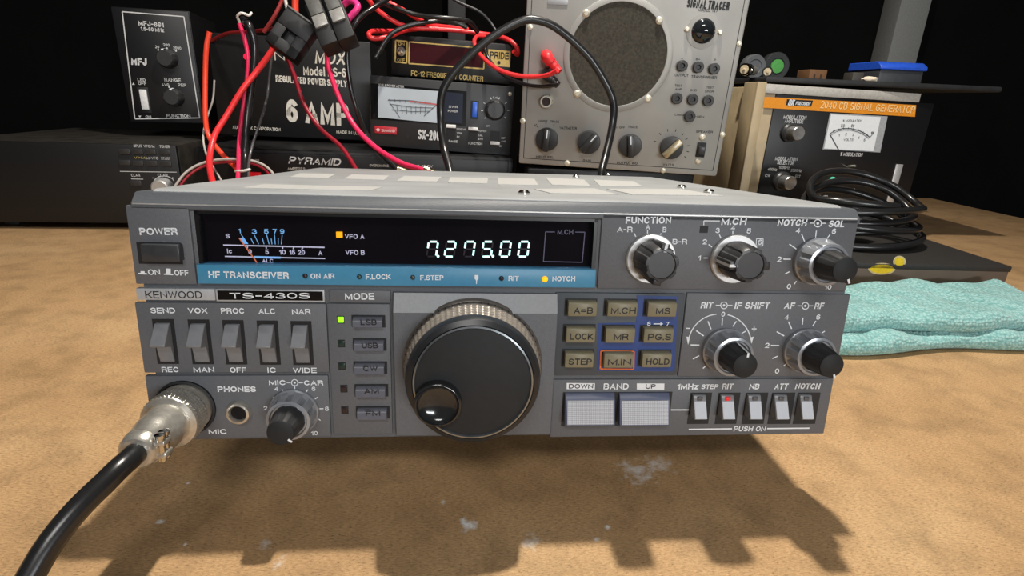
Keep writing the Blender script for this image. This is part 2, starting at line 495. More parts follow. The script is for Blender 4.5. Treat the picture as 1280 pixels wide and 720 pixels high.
def poly(bm, fr, pts, y=0.0, mi=0, lift=0.00012):
    f = bm.faces.new([bm.verts.new(fr.p(*p, y) + Vector((0, -lift, 0))) for p in pts])
    f.material_index = mi
def disc(bm, fr, cx, cy, r, y=0.0, mi=0, n=20, lift=0.00012):
    c = fr.p(cx, cy, y)
    k = r * fr.k(cx, cy, y)
    f = bm.faces.new([bm.verts.new((c.x + k * math.sin(2 * math.pi * i / n), y - lift, c.z + k * math.cos(2 * math.pi * i / n))) for i in range(n)])
    f.material_index = mi
def ring_print(bm, fr, cx, cy, r, w, y=0.0):
    line(bm, fr, arc(cx, cy, r, r, 0, 360, 20), w, y)

# ------------------------------------------------------------------ the setting
bm = B(); box(bm, -3, 3, -3, 1.5, -0.84, -0.80)
tag(part('floor', bm, M('concrete', (90, 88, 84), 0.8, scale=8)), 'dark concrete workshop floor', 'floor', kind='structure')
bm = B(); box(bm, -3, 3, 0.95, 1.05, -0.8, 1.3)
tag(part('wall_back', bm, M('black_wall_paint', (7, 7, 7), 0.9, scale=12, var=0.25, spec=0.1)), 'black painted wall behind the bench', 'wall', kind='structure')
bench = thing('workbench', 'tan particle board workbench top under the whole stack of radios', 'workbench', Matrix.Identity(4))
bm = B(); box(bm, -0.95, 0.95, -0.32, 0.885, -0.022, 0, 0.002)
part('bench_top', bm, bench_material(), bench)
wood = M('brown_bench_timber', (120, 88, 56), 0.7, scale=20)
for sx in (-0.88, 0.88):
    for sy in (-0.25, 0.83):
        bm = B(); box(bm, sx - 0.04, sx + 0.04, sy - 0.04, sy + 0.04, -0.8, -0.022, 0.003)
        part('leg', bm, wood, bench)

# ------------------------------------------------------------------ the transceiver
F = Frame(RADIO)
rad = thing('transceiver', 'dark grey amateur radio transceiver with large tuning knob and lit frequency display, raised in front', 'radio', RADIO)
H = 0.0915
k0 = 0.001                                                           # groove depth between the panel sections
# body and top cover
bm = B(); box(bm, -0.1285, 0.1285, 0.012, 0.2375, 0.003, H + 0.001, 0.0015)
part('chassis', bm, case_dark, rad)
bm = B()
prism_x(bm, [(0.0035, H + 0.0038), (0.006, H + 0.0048), (0.2365, H + 0.0048), (0.2375, H + 0.0035), (0.2375, H - 0.02), (0.0125, H - 0.02), (0.0125, H)], -0.1295, 0.1295, 0.0006)
cover = part('top_cover', bm, case_top, rad, 'pale grey enamelled top cover')
def on_top(px, py):                                                  # measured point on the cover's upper face
    d = F.r @ ray(px, py)
    return F.o + d * ((H + 0.0048 - F.o.z) / d.z)
def top_plate(name, q, m, h=0.0003):
    bm = B()
    v = [on_top(*p) for p in q]
    a = [bm.verts.new((p.x, p.y, H + 0.0048)) for p in v]
    b = [bm.verts.new((p.x, p.y, H + 0.0048 + h)) for p in v]
    fs = [bm.faces.new(b)] + [bm.faces.new((a[i], a[(i + 1) % 4], b[(i + 1) % 4], b[i])) for i in range(4)]
    bmesh.ops.recalc_face_normals(bm, faces=fs)
    return part(name, bm, m, cover)
for q in [((330, 231), (478, 234.5), (462, 239), (302, 235.5)), ((375, 217), (420, 218), (410, 223), (362, 222)), ((440, 218.5), (487, 220), (480, 225.5), (430, 224)),
          ((505, 220.5), (552, 221.5), (546, 227.5), (496, 226.5)), ((563, 222), (610, 223), (609, 230), (560, 228.5)), ((622, 223), (668, 224), (673, 232), (623, 231)),
          ((682, 222.5), (730, 225), (738, 233), (690, 231.5)), ((742, 225), (792, 227), (803, 233.5), (750, 233)), ((668, 237), (742, 236), (772, 243.5), (688, 242)), ((758, 236.5), (850, 237), (905, 245.5), (790, 243.5))]:
    top_plate('pale_plate', q, plate_pale)  # slightly raised, paler rectangles on the top cover
for (px, py) in [(760, 219), (852, 235), (886, 241), (655, 243), (720, 222)]:
    p = on_top(px, py)
    bm = B()
    lathe(bm, p.x, -p.y, [(0.0026, H + 0.0048), (0.0026, H + 0.0056), (0.0016, H + 0.0066)], 16, mat=Matrix(((1, 0, 0, 0), (0, 0, -1, 0), (0, 1, 0, 0), (0, 0, 0, 1))))
    part('screw', bm, chrome, cover)
# front frame: chamfered brow, side cheeks, everything behind the panel sections
def edge_x(z, side):                                                 # panel edges lean in slightly at the foot
    return side * (0.135 - 0.0006 * (1 - z / H))
wl, wr = F.p(241, 268).x, F.p(748, 275).x
wt, wb = F.p(490, 268.5).z, F.p(490, 356).z
bm = B()
prism_x(bm, [(0, H), (0.0036, H + 0.0038), (0.0125, H + 0.0038), (0.0125, wt), (0, wt)], -0.135, 0.135, 0.0005)
box(bm, -0.1345, wl, k0, 0.0125, wb, wt, 0.0004)
box(bm, wr, 0.1345, k0, 0.0125, wb, wt, 0.0004)
prism_y(bm, [(-0.1345, wb), (-0.1345, 0.0015), (-0.133, 0.0), (0.131, 0.0), (0.1343, 0.004), (0.1345, wb)], k0, 0.0125)
front = part('front_frame', bm, paint_lo, rad)
bm = B(); line(bm, F, [(166, 254.3), (1071, 273.8)], 1.6, 0, lift=0.0003)
part('worn_edge', bm, M('bare_metal_edge', (206, 206, 204), 0.4, 0.5), front)
# panel sections
def section(name, x0, y0, x1, y1, m=paint, y=0.0, parent=rad, bev=0.0005):
    bm = B()
    pbox(bm, F, x0, y0, x1, y1, y, k0 + 0.001, bev, yf=0.0)
    return part(name, bm, m, parent)
power = section('power_panel', 163, 257.5, 240.5, 355.5)
upper = section('selector_panel', 749.5, 269, 1066, 362.5)
switches = section('switch_panel', 174, 379, 409.5, 466)
lower = section('socket_panel', 186, 469.5, 412, 547.3)
knobs = section('control_panel', 853, 367, 1054, 470.5)
bandp = section('band_panel', 689.5, 474, 1036, 544.5)
modep = section('mode_panel', 412.5, 379.8, 489, 543)
# power panel
bm = B(); pbox(bm, F, 172, 303, 227, 330, -0.0002, 0.0012)
part('button_well', bm, groove, power)
bm = B(); pbox(bm, F, 175.5, 305.5, 224, 327.5, -0.0032, 0.001, 0.0006)
part('power_button', bm, M('black_button_plastic', (58, 60, 63), 0.3), power)
bm = B()
text(bm, F, 'POWER', 174.5, 222, 289.2, 9.4, bold=0.025)
text(bm, F, 'ON', 185.2, 200.3, 340, 7.4, bold=0.02)
text(bm, F, 'OFF', 218, 235.8, 340.8, 7.6, bold=0.02)
poly(bm, F, [(172.8, 342.6), (172.8, 341.2), (176, 340.8), (176, 338.8), (181, 339), (181, 341), (184.3, 341.6), (184.3, 343)])
poly(bm, F, [(205, 343.2), (205, 342), (207.5, 341.6), (207.5, 335.4), (213.6, 335.8), (213.6, 342), (216.8, 342.6), (216.8, 344)])
part('lettering', bm, white_ink, power)

# display window
disp = bm = B(); pbox(bm, F, 241, 268, 749, 341, 0.0052, 0.0115, yf=0.0052)
disp = part('display_window', bm, window_dark, rad)
bm = B(); pbox(bm, F, 242, 267, 748, 338, 0.0012, 0.0018, yf=0.0012)
part('window_pane', bm, pane_glass, disp)
bm = B()
box(bm, wl, wr, 0.0008, 0.006, wt - 0.0012, wt)
box(bm, wl, wl + 0.0012, 0.0008, 0.006, wb, wt)
box(bm, wr - 0.0012, wr, 0.0008, 0.006, wb, wt)
part('window_rim', bm, M('black_bezel', (18, 18, 20), 0.35), disp)
YD = 0.0049
bm = B()
def T(*a, **k): text(bm, F, *a, **k)
for s, x, w in (('3', 318, 6.2), ('5', 333, 5.6), ('7', 343.6, 5), ('9', 352.8, 5.6)): T(s, x - w / 2, x + w / 2, 289.3, 6.4, y=YD, mi=1)
T('1', 297.6, 301, 288.6, 6.2, y=YD, mi=1)
T('S', 282.2, 287.3, 295, 5.8, y=YD)
line(bm, F, [(279.2, 306.2), (405.8, 309.2)], 1.7, YD)
line(bm, F, [(281.2, 320.4), (406.5, 323.1)], 1.5, YD)
line(bm, F, [(318, 321.2), (351, 322)], 2.6, YD, mi=1)
for p, q in [((310, 304.8), (301.5, 293)), ((323.5, 305), (318, 293.6)), ((336.5, 305.2), (333.4, 293.2)), ((344.2, 305.4), (343.2, 293.2)), ((351.7, 305.4), (352.9, 293.6)),
             ((317.3, 304.8), (313.8, 298)), ((330.2, 305.2), (328.2, 298)), ((340.2, 305.4), (339.1, 298)), ((347.9, 305.4), (347.9, 298))]:
    line(bm, F, [p, q], 0.9, YD, mi=1)
poly(bm, F, [(299, 297.6), (305, 297), (310.5, 305), (304, 304.8)], YD, mi=1)
for s, x0, x1, yc in (('Ic', 284, 290.3, 313.7), ('0', 310.3, 314.8, 314.4), ('5', 331.8, 336, 314.8), ('10', 349.2, 357.2, 315.1), ('15', 361.9, 369, 315.3), ('20', 372.5, 381.2, 315.4), ('A', 398.2, 402.8, 316)):
    T(s, x0, x1, yc, 6.2, y=YD)
for p, q in [((309.7, 307), (309, 311)), ((332.7, 307.6), (333, 310.7)), ((353.7, 308), (353.2, 311)), ((367.5, 308.4), (366.5, 311.4)), ((379, 308.7), (377.2, 311.8))]: line(bm, F, [p, q], 1.4, YD)
T('ALC', 327.8, 341.8, 326, 5.4, y=YD)
T('VFO A', 431.2, 455.4, 295.5, 6.2, y=YD)
T('VFO B', 432, 455.9, 315.6, 6.2, y=YD)
part('meter_scale', bm, [M('pale_dial_print', (205, 206, 222), 0.5, emit=0.42, var=0.02), blue_print], disp)
bm = B()
line(bm, F, [(681.9, 289.8), (693.6, 289.9)], 1.0, YD); line(bm, F, [(719, 290), (731, 290.2)], 1.0, YD)
line(bm, F, [(681.9, 289.8), (679.2, 326.7)], 1.0, YD); line(bm, F, [(731, 290.2), (727.7, 327.8)], 1.0, YD)
line(bm, F, [(679, 326.7), (727.7, 327.8)], 1.0, YD)
T('M.CH', 696.8, 716.4, 290, 6.2, y=YD, bold=0.01)
part('channel_frame', bm, M('dim_dial_print', (120, 118, 140), 0.5, emit=0.05), disp)
bm = B()
a, b = F.p(299, 297.7, 0.0042), F.p(325.2, 333.6, 0.0042)
tube(bm, [a, a.lerp(b, 0.5), b], 0.00022, 6, 1)
part('needle', bm, needle_orange, disp)
bm = B(); pbox(bm, F, 420.2, 290, 427.6, 297, 0.0042, 0.0052)
part('indicator_lamp', bm, led_orange, disp)
SEG = {'7': 'abcf', '2': 'abged', '5': 'afgcd', '0': 'abcdef'}
def digit(x, yb, ch, dot):
    w, h, sl, t = 11.6, 18.6, 2.6, 2.3
    def pt(u, v): return (x + u * w + sl * (1 - v), yb - h * (1 - v))
    ends = {'a': ((.12, 0), (.88, 0)), 'b': ((1, .07), (1, .44)), 'c': ((1, .56), (1, .93)), 'd': ((.12, 1), (.88, 1)), 'e': ((0, .56), (0, .93)), 'f': ((0, .07), (0, .44)), 'g': ((.14, .5), (.86, .5))}
    bm = B()
    for sname, (p, q) in ends.items():
        on = sname in SEG[ch]
        line(bm, F, [pt(*p), pt(*q)], t if on else t * 0.8, YD - 0.0003, mi=0 if on else 1)
    if dot: disc(bm, F, x + w + 2.6, yb - 0.4, 1.7, YD - 0.0003)
    part('digit', bm, [digit_glow, digit_ghost], disp)
for x, ch, dot in ((533.4, '7', 1), (555.6, '2', 0), (579.6, '7', 0), (602, '5', 1), (624.6, '0', 0), (647.4, '0', 0)):
    digit(x, 320.6, ch, dot)

# blue status strip
bm = B(); pbox(bm, F, 246.5, 334, 745, 357.5, -0.0006, 0.0115, 0.0004, yf=-0.0006)
strip = part('status_strip', bm, blue_strip, rad, 'blue strip of status lamps')
YS = -0.0006
bm = B()
T('HF TRANSCEIVER', 260.7, 361, 343.7, 9.2, y=YS, bold=0.03, slope=1.2)
T('ON AIR', 388.3, 418.2, 345, 6.9, y=YS); T('F.LOCK', 457.2, 488.4, 345.8, 6.9, y=YS); T('F.STEP', 525.2, 554.4, 347, 6.5, y=YS)
T('RIT', 635.5, 648.3, 347.9, 6.5, y=YS); T('NOTCH', 690.4, 718.9, 348.3, 6.5, y=YS)
poly(bm, F, [(593.3, 343.6), (598, 343.7), (598, 348.6), (596.4, 350), (596, 355), (595.2, 355), (594.9, 350), (593.3, 348.6)], YS)
part('lettering', bm, white_ink, strip)
def lamp(px, py, r, m, y, parent):
    bm = B()
    c = F.p(px, py, y)
    k = r * F.k(px, py, y)
    lathe(bm, c.x, c.z, [(k, y + 0.0002), (k, y - 0.0003), (k * 0.75, y - 0.0008), (k * 0.3, y - 0.001)], 20)
    part('status_lamp', bm, m, parent)
for px, py, r, m in ((381.6, 344.8, 3.2, led_off), (449.2, 345.8, 3.1, led_off_green), (516, 346.6, 3.0, M('unlit_olive_lamp', (62, 60, 40), 0.3)), (626.8, 347.9, 3.1, led_off), (681, 348.8, 3.8, led_orange)):
    lamp(px, py, r, m, YS, strip)

# name plates
bm = B(); pbox(bm, F, 170.5, 361, 268.5, 375.2, -0.0008, 0.0015, 0.0002, yf=-0.0008)
badge = part('name_plate', bm, silver_badge, rad, 'brushed silver name plate')
bm = B(); T('KENWOOD', 181.7, 252.6, 368.4, 9.8, y=-0.0008, bold=-0.012)
part('lettering', bm, black_ink, badge)
bm = B(); pbox(bm, F, 269.8, 362, 405.5, 377.2, -0.0006, 0.0015, 0.0002, yf=-0.0006)
model = part('model_plate', bm, silver_badge, rad, 'black model plate with silver border')
bm = B(); pbox(bm, F, 272.2, 363.9, 403.2, 375.3, -0.0009, 0.0, yf=-0.0009)
part('plate_face', bm, M('gloss_black_plate', (14, 14, 15), 0.25), model)
bm = B(); T('TS-430S', 287.2, 387.6, 369.6, 7.8, y=-0.0009, bold=0.03)
part('lettering', bm, white_ink, model)

# lever switches
bm = B()
for s, x0, x1, yc in (('SEND', 188.3, 219, 388), ('VOX', 235, 259.2, 388.2), ('PROC', 276.2, 305.7, 388.5), ('ALC', 323.2, 344.3, 389), ('NAR', 365, 388.2, 389.5)): T(s, x0, x1, yc, 7.6, bold=0.022)
for s, x0, x1, yc in (('REC', 202.3, 223.5, 461.8), ('MAN', 242, 268, 462), ('OFF', 287.5, 308, 462.3), ('IC', 334.5, 345.5, 462.5), ('WIDE', 366.5, 396, 462.8)): T(s, x0, x1, yc, 7.4, bold=0.022)
part('lettering', bm, white_ink, switches)
for px, py in ((207.5, 427), (251.5, 427.5), (294, 428), (336.5, 428.5), (378.3, 429)):
    c = F.p(px, py)
    bm = B(); box(bm, c.x - 0.0039, c.x + 0.0037, -0.00015, 0.0008, c.z - 0.0088, c.z + 0.0088)
    sw = part('lever_switch', bm, groove, rad)
    bm = B()
    prism_x(bm, [(0.0005, c.z + 0.0074), (-0.0012, c.z + 0.0072), (-0.0032, c.z + 0.0042), (-0.0060, c.z + 0.0004), (-0.0054, c.z - 0.0004), (-0.0018, c.z - 0.0014), (-0.0004, c.z - 0.0078), (0.0005, c.z - 0.008)], c.x - 0.0028, c.x + 0.0024, 0.0002)
    part('lever', bm, lever_grey, sw)

# sockets
bm = B()
T('PHONES', 272, 320, 486.3, 7.8); T('MIC', 260.8, 284, 539.3, 7.2)
T('MIC', 336.2, 357.5, 478.1, 7); T('CAR', 380, 404, 478.4, 7)
line(bm, F, [(358.5, 478.2), (363.5, 478.2)], 1.1); line(bm, F, [(373.5, 478.3), (378.8, 478.3)], 1.1)
ring_print(bm, F, 368.5, 478.2, 4, 1.1); disc(bm, F, 368.5, 478.2, 1.4)
for s, x0, x1, yc in (('4', 343, 348, 485.8), ('6', 389.6, 394.4, 485.8), ('2', 329.6, 334.4, 510), ('8', 406.3, 411, 510.7), ('10', 389, 397.3, 541.2)): T(s, x0, x1, yc, 5.8)
for p, q in [((352.5, 486.6), (355, 489.6)), ((368.6, 481), (368.6, 485.8)), ((385.1, 486.6), (382.5, 490)), ((341.3, 496.3), (345.6, 498.7)), ((397.4, 496.3), (393.6, 498.7)), ((399.4, 510.7), (404.4, 510.7)), ((339, 511), (335.6, 514)), ((398.5, 523.5), (400.6, 525.5))]:
    line(bm, F, [p, q], 1.2)
part('lettering', bm, white_ink, lower)
bm = B(); c = F.p(299.8, 514.3)
lathe(bm, c.x, c.z, [(0.0048, 0.0), (0.0048, -0.0006), (0.0042, -0.0024), (0.0034, -0.0026), (0.0029, -0.0018), (0.0029, 0.0008)], 40)
jack = part('headphone_jack', bm, nickel, rad, 'nickel headphone jack ring')
bm = B(); lathe(bm, c.x, c.z, [(0.00285, -0.0012), (0.0027, -0.0012)], 32)
part('jack_hole', bm, groove, jack)
MIC = F.p(232, 509.5)
bm = B(); lathe(bm, MIC.x, MIC.z, [(0.0112, 0.0), (0.0112, -0.0010), (0.0104, -0.0013), (0.0100, -0.0004), (0.0100, 0.0006)], 48)
part('microphone_socket', bm, groove, rad)

# mode buttons
bm = B(); pbox(bm, F, 411.6, 363, 488, 378.6, 0, 0.0015, 0.0003)
modeh = part('mode_header', bm, paint, rad)
bm = B(); T('MODE', 431.2, 468, 370.4, 8.8, bold=0.025)
part('lettering', bm, white_ink, modeh)
for i, (s, x, y, lx, ly) in enumerate((('LSB', 439.7, 393.7, 421.4, 394.8), ('USB', 441.3, 422.8, 422.3, 424.6), ('CW', 442, 451.6, 423, 452.8), ('AM', 443.4, 480, 425.4, 481), ('FM', 445.2, 507.6, 426.6, 507.8))):
    bm = B(); pbox(bm, F, x, y, x + 42, y + 15.4, -0.0002, 0.0008, yf=0)
    btn = part('mode_button', bm, groove, rad)
    bm = B(); c0, c1 = F.p(x + 1.8, y + 1.6), F.p(x + 39.4, y + 14.4)
    prism_x(bm, [(0.0005, c0.z), (-0.0012, c0.z - 0.0001), (-0.0024, c0.z - 0.0012), (-0.0027, c1.z + 0.0003), (0.0005, c1.z)], c0.x, c1.x, 0.0002)
    part('button_cap', bm, button_grey, btn)
    bm = B(); w = 20 if len(s) == 3 else 18
    text(bm, F, s, x + 21 - w / 2, x + 21 + w / 2, y + 9, 7.4, y=-0.0028, bold=-0.005, lift=0.0001)
    part('lettering', bm, black_ink, btn)
    bm = B(); pbox(bm, F, lx, ly, lx + 9, ly + 9.4, -0.0001, 0.0008, yf=0)
    lm = part('mode_lamp', bm, groove, rad)
    bm = B(); pbox(bm, F, lx + 1, ly + 1.2, lx + 8.2, ly + 8, -0.0004 if i == 0 else -0.0002, 0.0006, 0.0001, yf=0)
    part('lamp_lens', bm, led_green if i == 0 else (led_off_green if i < 3 else led_off), lm, 'glowing green lamp' if i == 0 else None)

# tuning knob and its plate
bm = B()
q0, q1 = F.p(491.5, 365), F.p(688, 541)
zb = F.p(590, 389).z
prism_x(bm, [(0.0018, q0.z), (-0.0002, q0.z), (-0.0030, zb), (-0.0012, q1.z), (0.0018, q1.z)], q0.x, q1.x, 0.0003)
tplate = part('tuning_plate', bm, paint, rad)
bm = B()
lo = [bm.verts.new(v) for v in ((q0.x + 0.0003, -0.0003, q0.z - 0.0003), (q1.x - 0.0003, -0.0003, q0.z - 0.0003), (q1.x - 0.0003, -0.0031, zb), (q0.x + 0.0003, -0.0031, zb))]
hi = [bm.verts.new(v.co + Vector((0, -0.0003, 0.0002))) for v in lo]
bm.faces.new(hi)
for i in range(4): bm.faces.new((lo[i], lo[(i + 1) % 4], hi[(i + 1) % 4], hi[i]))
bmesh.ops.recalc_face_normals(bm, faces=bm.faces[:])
part('lit_band', bm, M('lit_band_grey', (148, 151, 154), 0.42, bump=0.2, bscale=2500, var=0.05, scale=900), tplate, 'band along its top, lit look painted in paler grey')  # paler colour stands in for light on the plate's tilted top
kc = F.p(591, 454.5)
YK = -0.0012
bm = B(); lathe(bm, kc.x, kc.z, [(0.0271, YK + 0.001), (0.0271, YK - 0.0014), (0.0267, YK - 0.0019), (0.0262, YK - 0.0022), (0.0260, YK - 0.0050), (0.0250, YK - 0.0054)], 96)
for i in range(60):
    a = 2 * math.pi * i / 60
    obox(bm, Matrix.Translation((kc.x + 0.0262 * math.sin(a), YK - 0.0032, kc.z + 0.0262 * math.cos(a))) @ Matrix.Rotation(a, 4, 'Y'), 0.0003, 0.0014, 0.0003, mi=1)
knob = part('tuning_knob', bm, [M('dark_bronze_knob_skirt', (112, 106, 100), 0.3, 0.4), groove], rad)
bm = B()
nk, rk = 288, 16
prof = [(0.0257 - 0.0012 * i / rk, YK - 0.0046 - 0.0084 * i / rk) for i in range(rk + 1)]
def knurl(a, i):
    j = int(round(a / (2 * math.pi) * nk)) % 4
    return 1 + 0.022 * (1 - abs(j - 2) / 2) * (1 - abs(i % 4 - 2) / 2)
lathe(bm, kc.x, kc.z, prof, nk, mod=knurl)
part('knurled_grip', bm, knob_bronze, knob, 'grey knurled grip band', angle=15)
bm = B(); lathe(bm, kc.x, kc.z, [(0.0232, YK - 0.0126), (0.0245, YK - 0.0129), (0.0246, YK - 0.0150), (0.0238, YK - 0.0170), (0.0220, YK - 0.0180), (0.0216, YK - 0.0172)], 96)
part('knob_rim', bm, M('gloss_black_rim', (36, 38, 41), 0.34), knob)
bm = B(); lathe(bm, kc.x, kc.z, [(0.0216, YK - 0.0140), (0.0216, YK - 0.0181), (0.0210, YK - 0.0183), (0.0207, YK - 0.0175), (0.0207, YK - 0.015)], 96)
part('trim_ring', bm, M('dark_chrome', (150, 156, 160), 0.25, 0.8), knob, 'thin chrome ring')
bm = B(); lathe(bm, kc.x, kc.z, [(0.02075, YK - 0.0140), (0.02075, YK - 0.0174), (0.0200, YK - 0.0177)], 96)
part('knob_face', bm, knob_face, knob)
yd = YK - 0.0176
dc = F.p(547.5, 505, yd - 0.002)
bm = B()
bowl = [(0.0074 * math.cos(t), yd - 0.0034 + 0.0030 * math.sin(t)) for t in [R(a) for a in range(0, 90, 6)]]
lathe(bm, dc.x, dc.z, [(0.0085, yd + 0.001), (0.0085, yd - 0.0030), (0.0082, yd - 0.0036), (0.0076, yd - 0.0037)] + bowl + [(0.0002, yd - 0.0004)], 72)
part('finger_dimple', bm, M('gloss_black_dimple', (38, 39, 40), 0.16, coat=0.3), knob, angle=60)

# keypad
bm = B(); pbox(bm, F, 692.5, 366.5, 851, 469, 0, 0.0015, 0.0003)
pad = part('keypad_panel', bm, keypad_grey, rad)
bm = B(); poly(bm, F, [(796, 369), (848, 370.5), (843, 464), (746, 463.5), (748, 404), (795, 403)])
part('blue_field', bm, blue_panel, pad, 'blue printed field behind the memory keys')
bm = B()
T('6', 808.6, 813, 404.2, 5.4, lift=0.0004); T('7', 832, 836, 404.6, 5.4, lift=0.0004)
line(bm, F, [(816.5, 404.4), (826, 404.5)], 1.3, lift=0.0004); poly(bm, F, [(825, 402.4), (828.8, 404.5), (825, 406.6)], lift=0.0004)
part('lettering', bm, white_ink, pad)
bm = B()
line(bm, F, [(750.8, 438.2), (792.2, 438.8), (791.6, 461), (750, 460.6), (750.8, 438.2)], 1.8, lift=0.0005)
part('key_outline', bm, orange_ink, pad, 'orange outline around one key')
YB = -0.0032
for s, x0, y0, x1, y1 in (('A=B', 711, 378.6, 745.6, 396), ('M.CH', 760.6, 378.8, 796, 396.2), ('MS', 811, 379.2, 845, 396.6), ('LOCK', 708.6, 411, 743.4, 428.8), ('MR', 758, 411.4, 793, 429),
                         ('PG.S', 806, 411.8, 841, 429), ('STEP', 707, 442.6, 741.4, 460), ('M.IN', 756, 443, 791, 460.4), ('HOLD', 804, 442.8, 838.6, 459.6)):
    bm = B(); a, b = F.p(x0, y0, YB), F.p(x1, y1, YB)
    box(bm, a.x - 0.0009, b.x + 0.0006, -0.0003, 0.0008, b.z - 0.0006, a.z + 0.0009)
    key = part('keypad_button', bm, groove, rad)
    bm = B()
    prism_x(bm, [(0.0005, a.z + 0.0004), (YB + 0.0006, a.z + 0.0003), (YB, a.z - 0.0003), (YB, b.z + 0.0002), (YB + 0.0005, b.z), (0.0005, b.z)], a.x, b.x, 0.00025)
    part('key_cap', bm, khaki, key)
    w = {2: 18, 3: 24, 4: 29}[len(s)] if s != 'M.CH' else 31
    mid = (x0 + x1) / 2 + 1
    bm = B(); text(bm, F, s, mid - w / 2, mid + w / 2, (y0 + y1) / 2 + 0.8, 8.2, y=YB, bold=0.015, lift=0.0001)
    part('lettering', bm, black_ink, key)

# rotary controls
def pointer(bm, cx, cz, ang, r0, y0, r1, y1, r2, w=0.0007, lift=0.0002):
    a = R(ang)
    d = Vector((math.sin(a), 0, math.cos(a)))
    t = Vector((math.cos(a), 0, -math.sin(a))) * (w / 2)
    c = Vector((cx, 0, cz))
    P = [c + d * (r0 + lift) + Vector((0, y0, 0)), c + d * (r1 + lift) + Vector((0, y1 - lift, 0)), c + d * r2 + Vector((0, y1 - lift, 0))]
    for p, q in zip(P, P[1:]): bm.faces.new([bm.verts.new(v) for v in (p - t, p + t, q + t, q - t)])
def flute(n, depth, idx):
    return lambda a, i: (1 - depth * (1 if math.cos(n * a) > 0.25 else 0)) if i in idx else 1
def selector(px, py, ang, lug, label=None):
    c = F.p(px, py)
    bm = B(); lathe(bm, c.x, c.z, [(0.0097, 0), (0.0097, -0.0008), (0.0093, -0.0013), (0.008, -0.0013)], 64)
    kn = part('selector_knob', bm, alu_disc, rad)
    bm = B(); lathe(bm, c.x, c.z, [(0.0073, -0.0008), (0.0072, -0.0040), (0.0067, -0.0120), (0.0061, -0.0131), (0.0051, -0.0132), (0.0049, -0.0127)], 96, mod=flute(7, 0.085, (1, 2, 3)))
    for la in (ang, lug):
        a = R(la)
        obox(bm, Matrix.Translation((c.x, -0.007, c.z)) @ Matrix.Rotation(a, 4, 'Y') @ Matrix.Translation((0, 0, 0.0062)), 0.0032, 0.0112, 0.0032, 0.0004)
    part('grip', bm, knob_black, kn)
    bm = B(); pointer(bm, c.x, c.z, ang, 0.0079, -0.0020, 0.0078, -0.0128, 0.0048, 0.0011)
    part('pointer', bm, white_ink, kn)
def dual(px, py, ang):
    c = F.p(px, py)
    bm = B(); lathe(bm, c.x, c.z, [(0.0094, 0), (0.0094, -0.0016), (0.0089, -0.0020), (0.0087, -0.0030), (0.0083, -0.0078), (0.0080, -0.0084), (0.0070, -0.0086), (0.0066, -0.0078)], 108, mod=flute(10, 0.075, (3, 4)))
    kn = part('dual_knob', bm, knob_grey, rad)
    bm = B(); lathe(bm, c.x, c.z, [(0.0061, -0.0070), (0.0060, -0.0090), (0.0051, -0.0160), (0.0048, -0.0172)], 96, mod=flute(8, 0.07, (1, 2)))
    part('inner_knob', bm, knob_black, kn)
    bm = B(); lathe(bm, c.x, c.z, [(0.0048, -0.0165), (0.0047, -0.0176), (0.0044, -0.0178)], 48)
    part('knob_cap', bm, knob_face, kn)
    bm = B(); pointer(bm, c.x, c.z, ang, 0.0060, -0.0090, 0.0051, -0.0178, 0.0036, 0.0008)
    part('pointer', bm, white_ink, kn)
selector(813, 323, 8, 188)
selector(917.5, 323.5, -92, 92)
dual(1019.5, 326, 155)
dual(905, 437, 4)
dual(1005.5, 437, 160)
dual(368.5, 513.5, 130)
bm = B()
T('FUNCTION', 782, 838.8, 275.2, 8.4); T('A-R', 771.4, 790.6, 286.8, 6.8); T('A', 807.2, 812.4, 283.6, 6.4); T('B', 828.2, 833, 287, 6.6); T('B-R', 840.4, 858.8, 302, 6.6)
T('M.CH', 901.5, 933.4, 276.8, 8.4, shear=0.08); T('NOTCH', 971.6, 1009, 278.4, 8.2, shear=0.12); T('SQL', 1035.4, 1056.2, 279.7, 8, shear=0.12)
line(bm, F, [(899.5, 276.2), (879.6, 276), (879.6, 281.4)], 1.1)
line(bm, F, [(1012, 278.8), (1017.2, 278.9)], 1.1); line(bm, F, [(1026.8, 279), (1032.5, 279.1)], 1.1)
ring_print(bm, F, 1022, 279, 4.6, 1.2); disc(bm, F, 1022, 279, 1.7)
for p, q in [((792.5, 291.6), (794.7, 295.8)), ((809.3, 287.4), (809.3, 292)), ((826.4, 291.6), (823.6, 296.2)), ((837.6, 304.2), (833.2, 308)),
             ((879.4, 322.4), (884.6, 322.4)), ((885.5, 305.4), (889.8, 308.8)), ((898.9, 293), (901, 297.8)), ((915.9, 288.8), (915.7, 294)), ((932.6, 294), (929.4, 298)), ((943, 306), (939.2, 308.8)),
             ((1001.6, 292), (1005.6, 302)), ((1020.2, 288.2), (1019.2, 297.6)), ((1037.4, 292.8), (1032.6, 299.4)), ((986.4, 305), (995.4, 311.4)), ((979, 323.8), (988.4, 324)), ((981.2, 342.2), (986.6, 339.5)), ((992.2, 355.4), (995.4, 351.2)), ((1048.8, 306.2), (1045.4, 308.2))]:
    line(bm, F, [p, q], 1.3)
for s, x, yc in (('1', 874.4, 322.2), ('2', 880.8, 302.2), ('3', 897, 288), ('4', 916.2, 284.6), ('5', 936, 288.6), ('6', 949.8, 302.6), ('4', 997.4, 288), ('6', 1042.2, 289), ('2', 974, 324), ('0', 986, 358)): T(s, x - 2.6 if s != '1' else x - 1.4, x + 2.6 if s != '1' else x + 1.4, yc, 6.4)
T('10', 1030.5, 1039.2, 358.8, 5.8)
line(bm, F, [(945.4, 298.2), (953.8, 298.4), (953.4, 307.4), (945, 307.2), (945.4, 298.2)], 1.0)
part('lettering', bm, white_ink, upper)
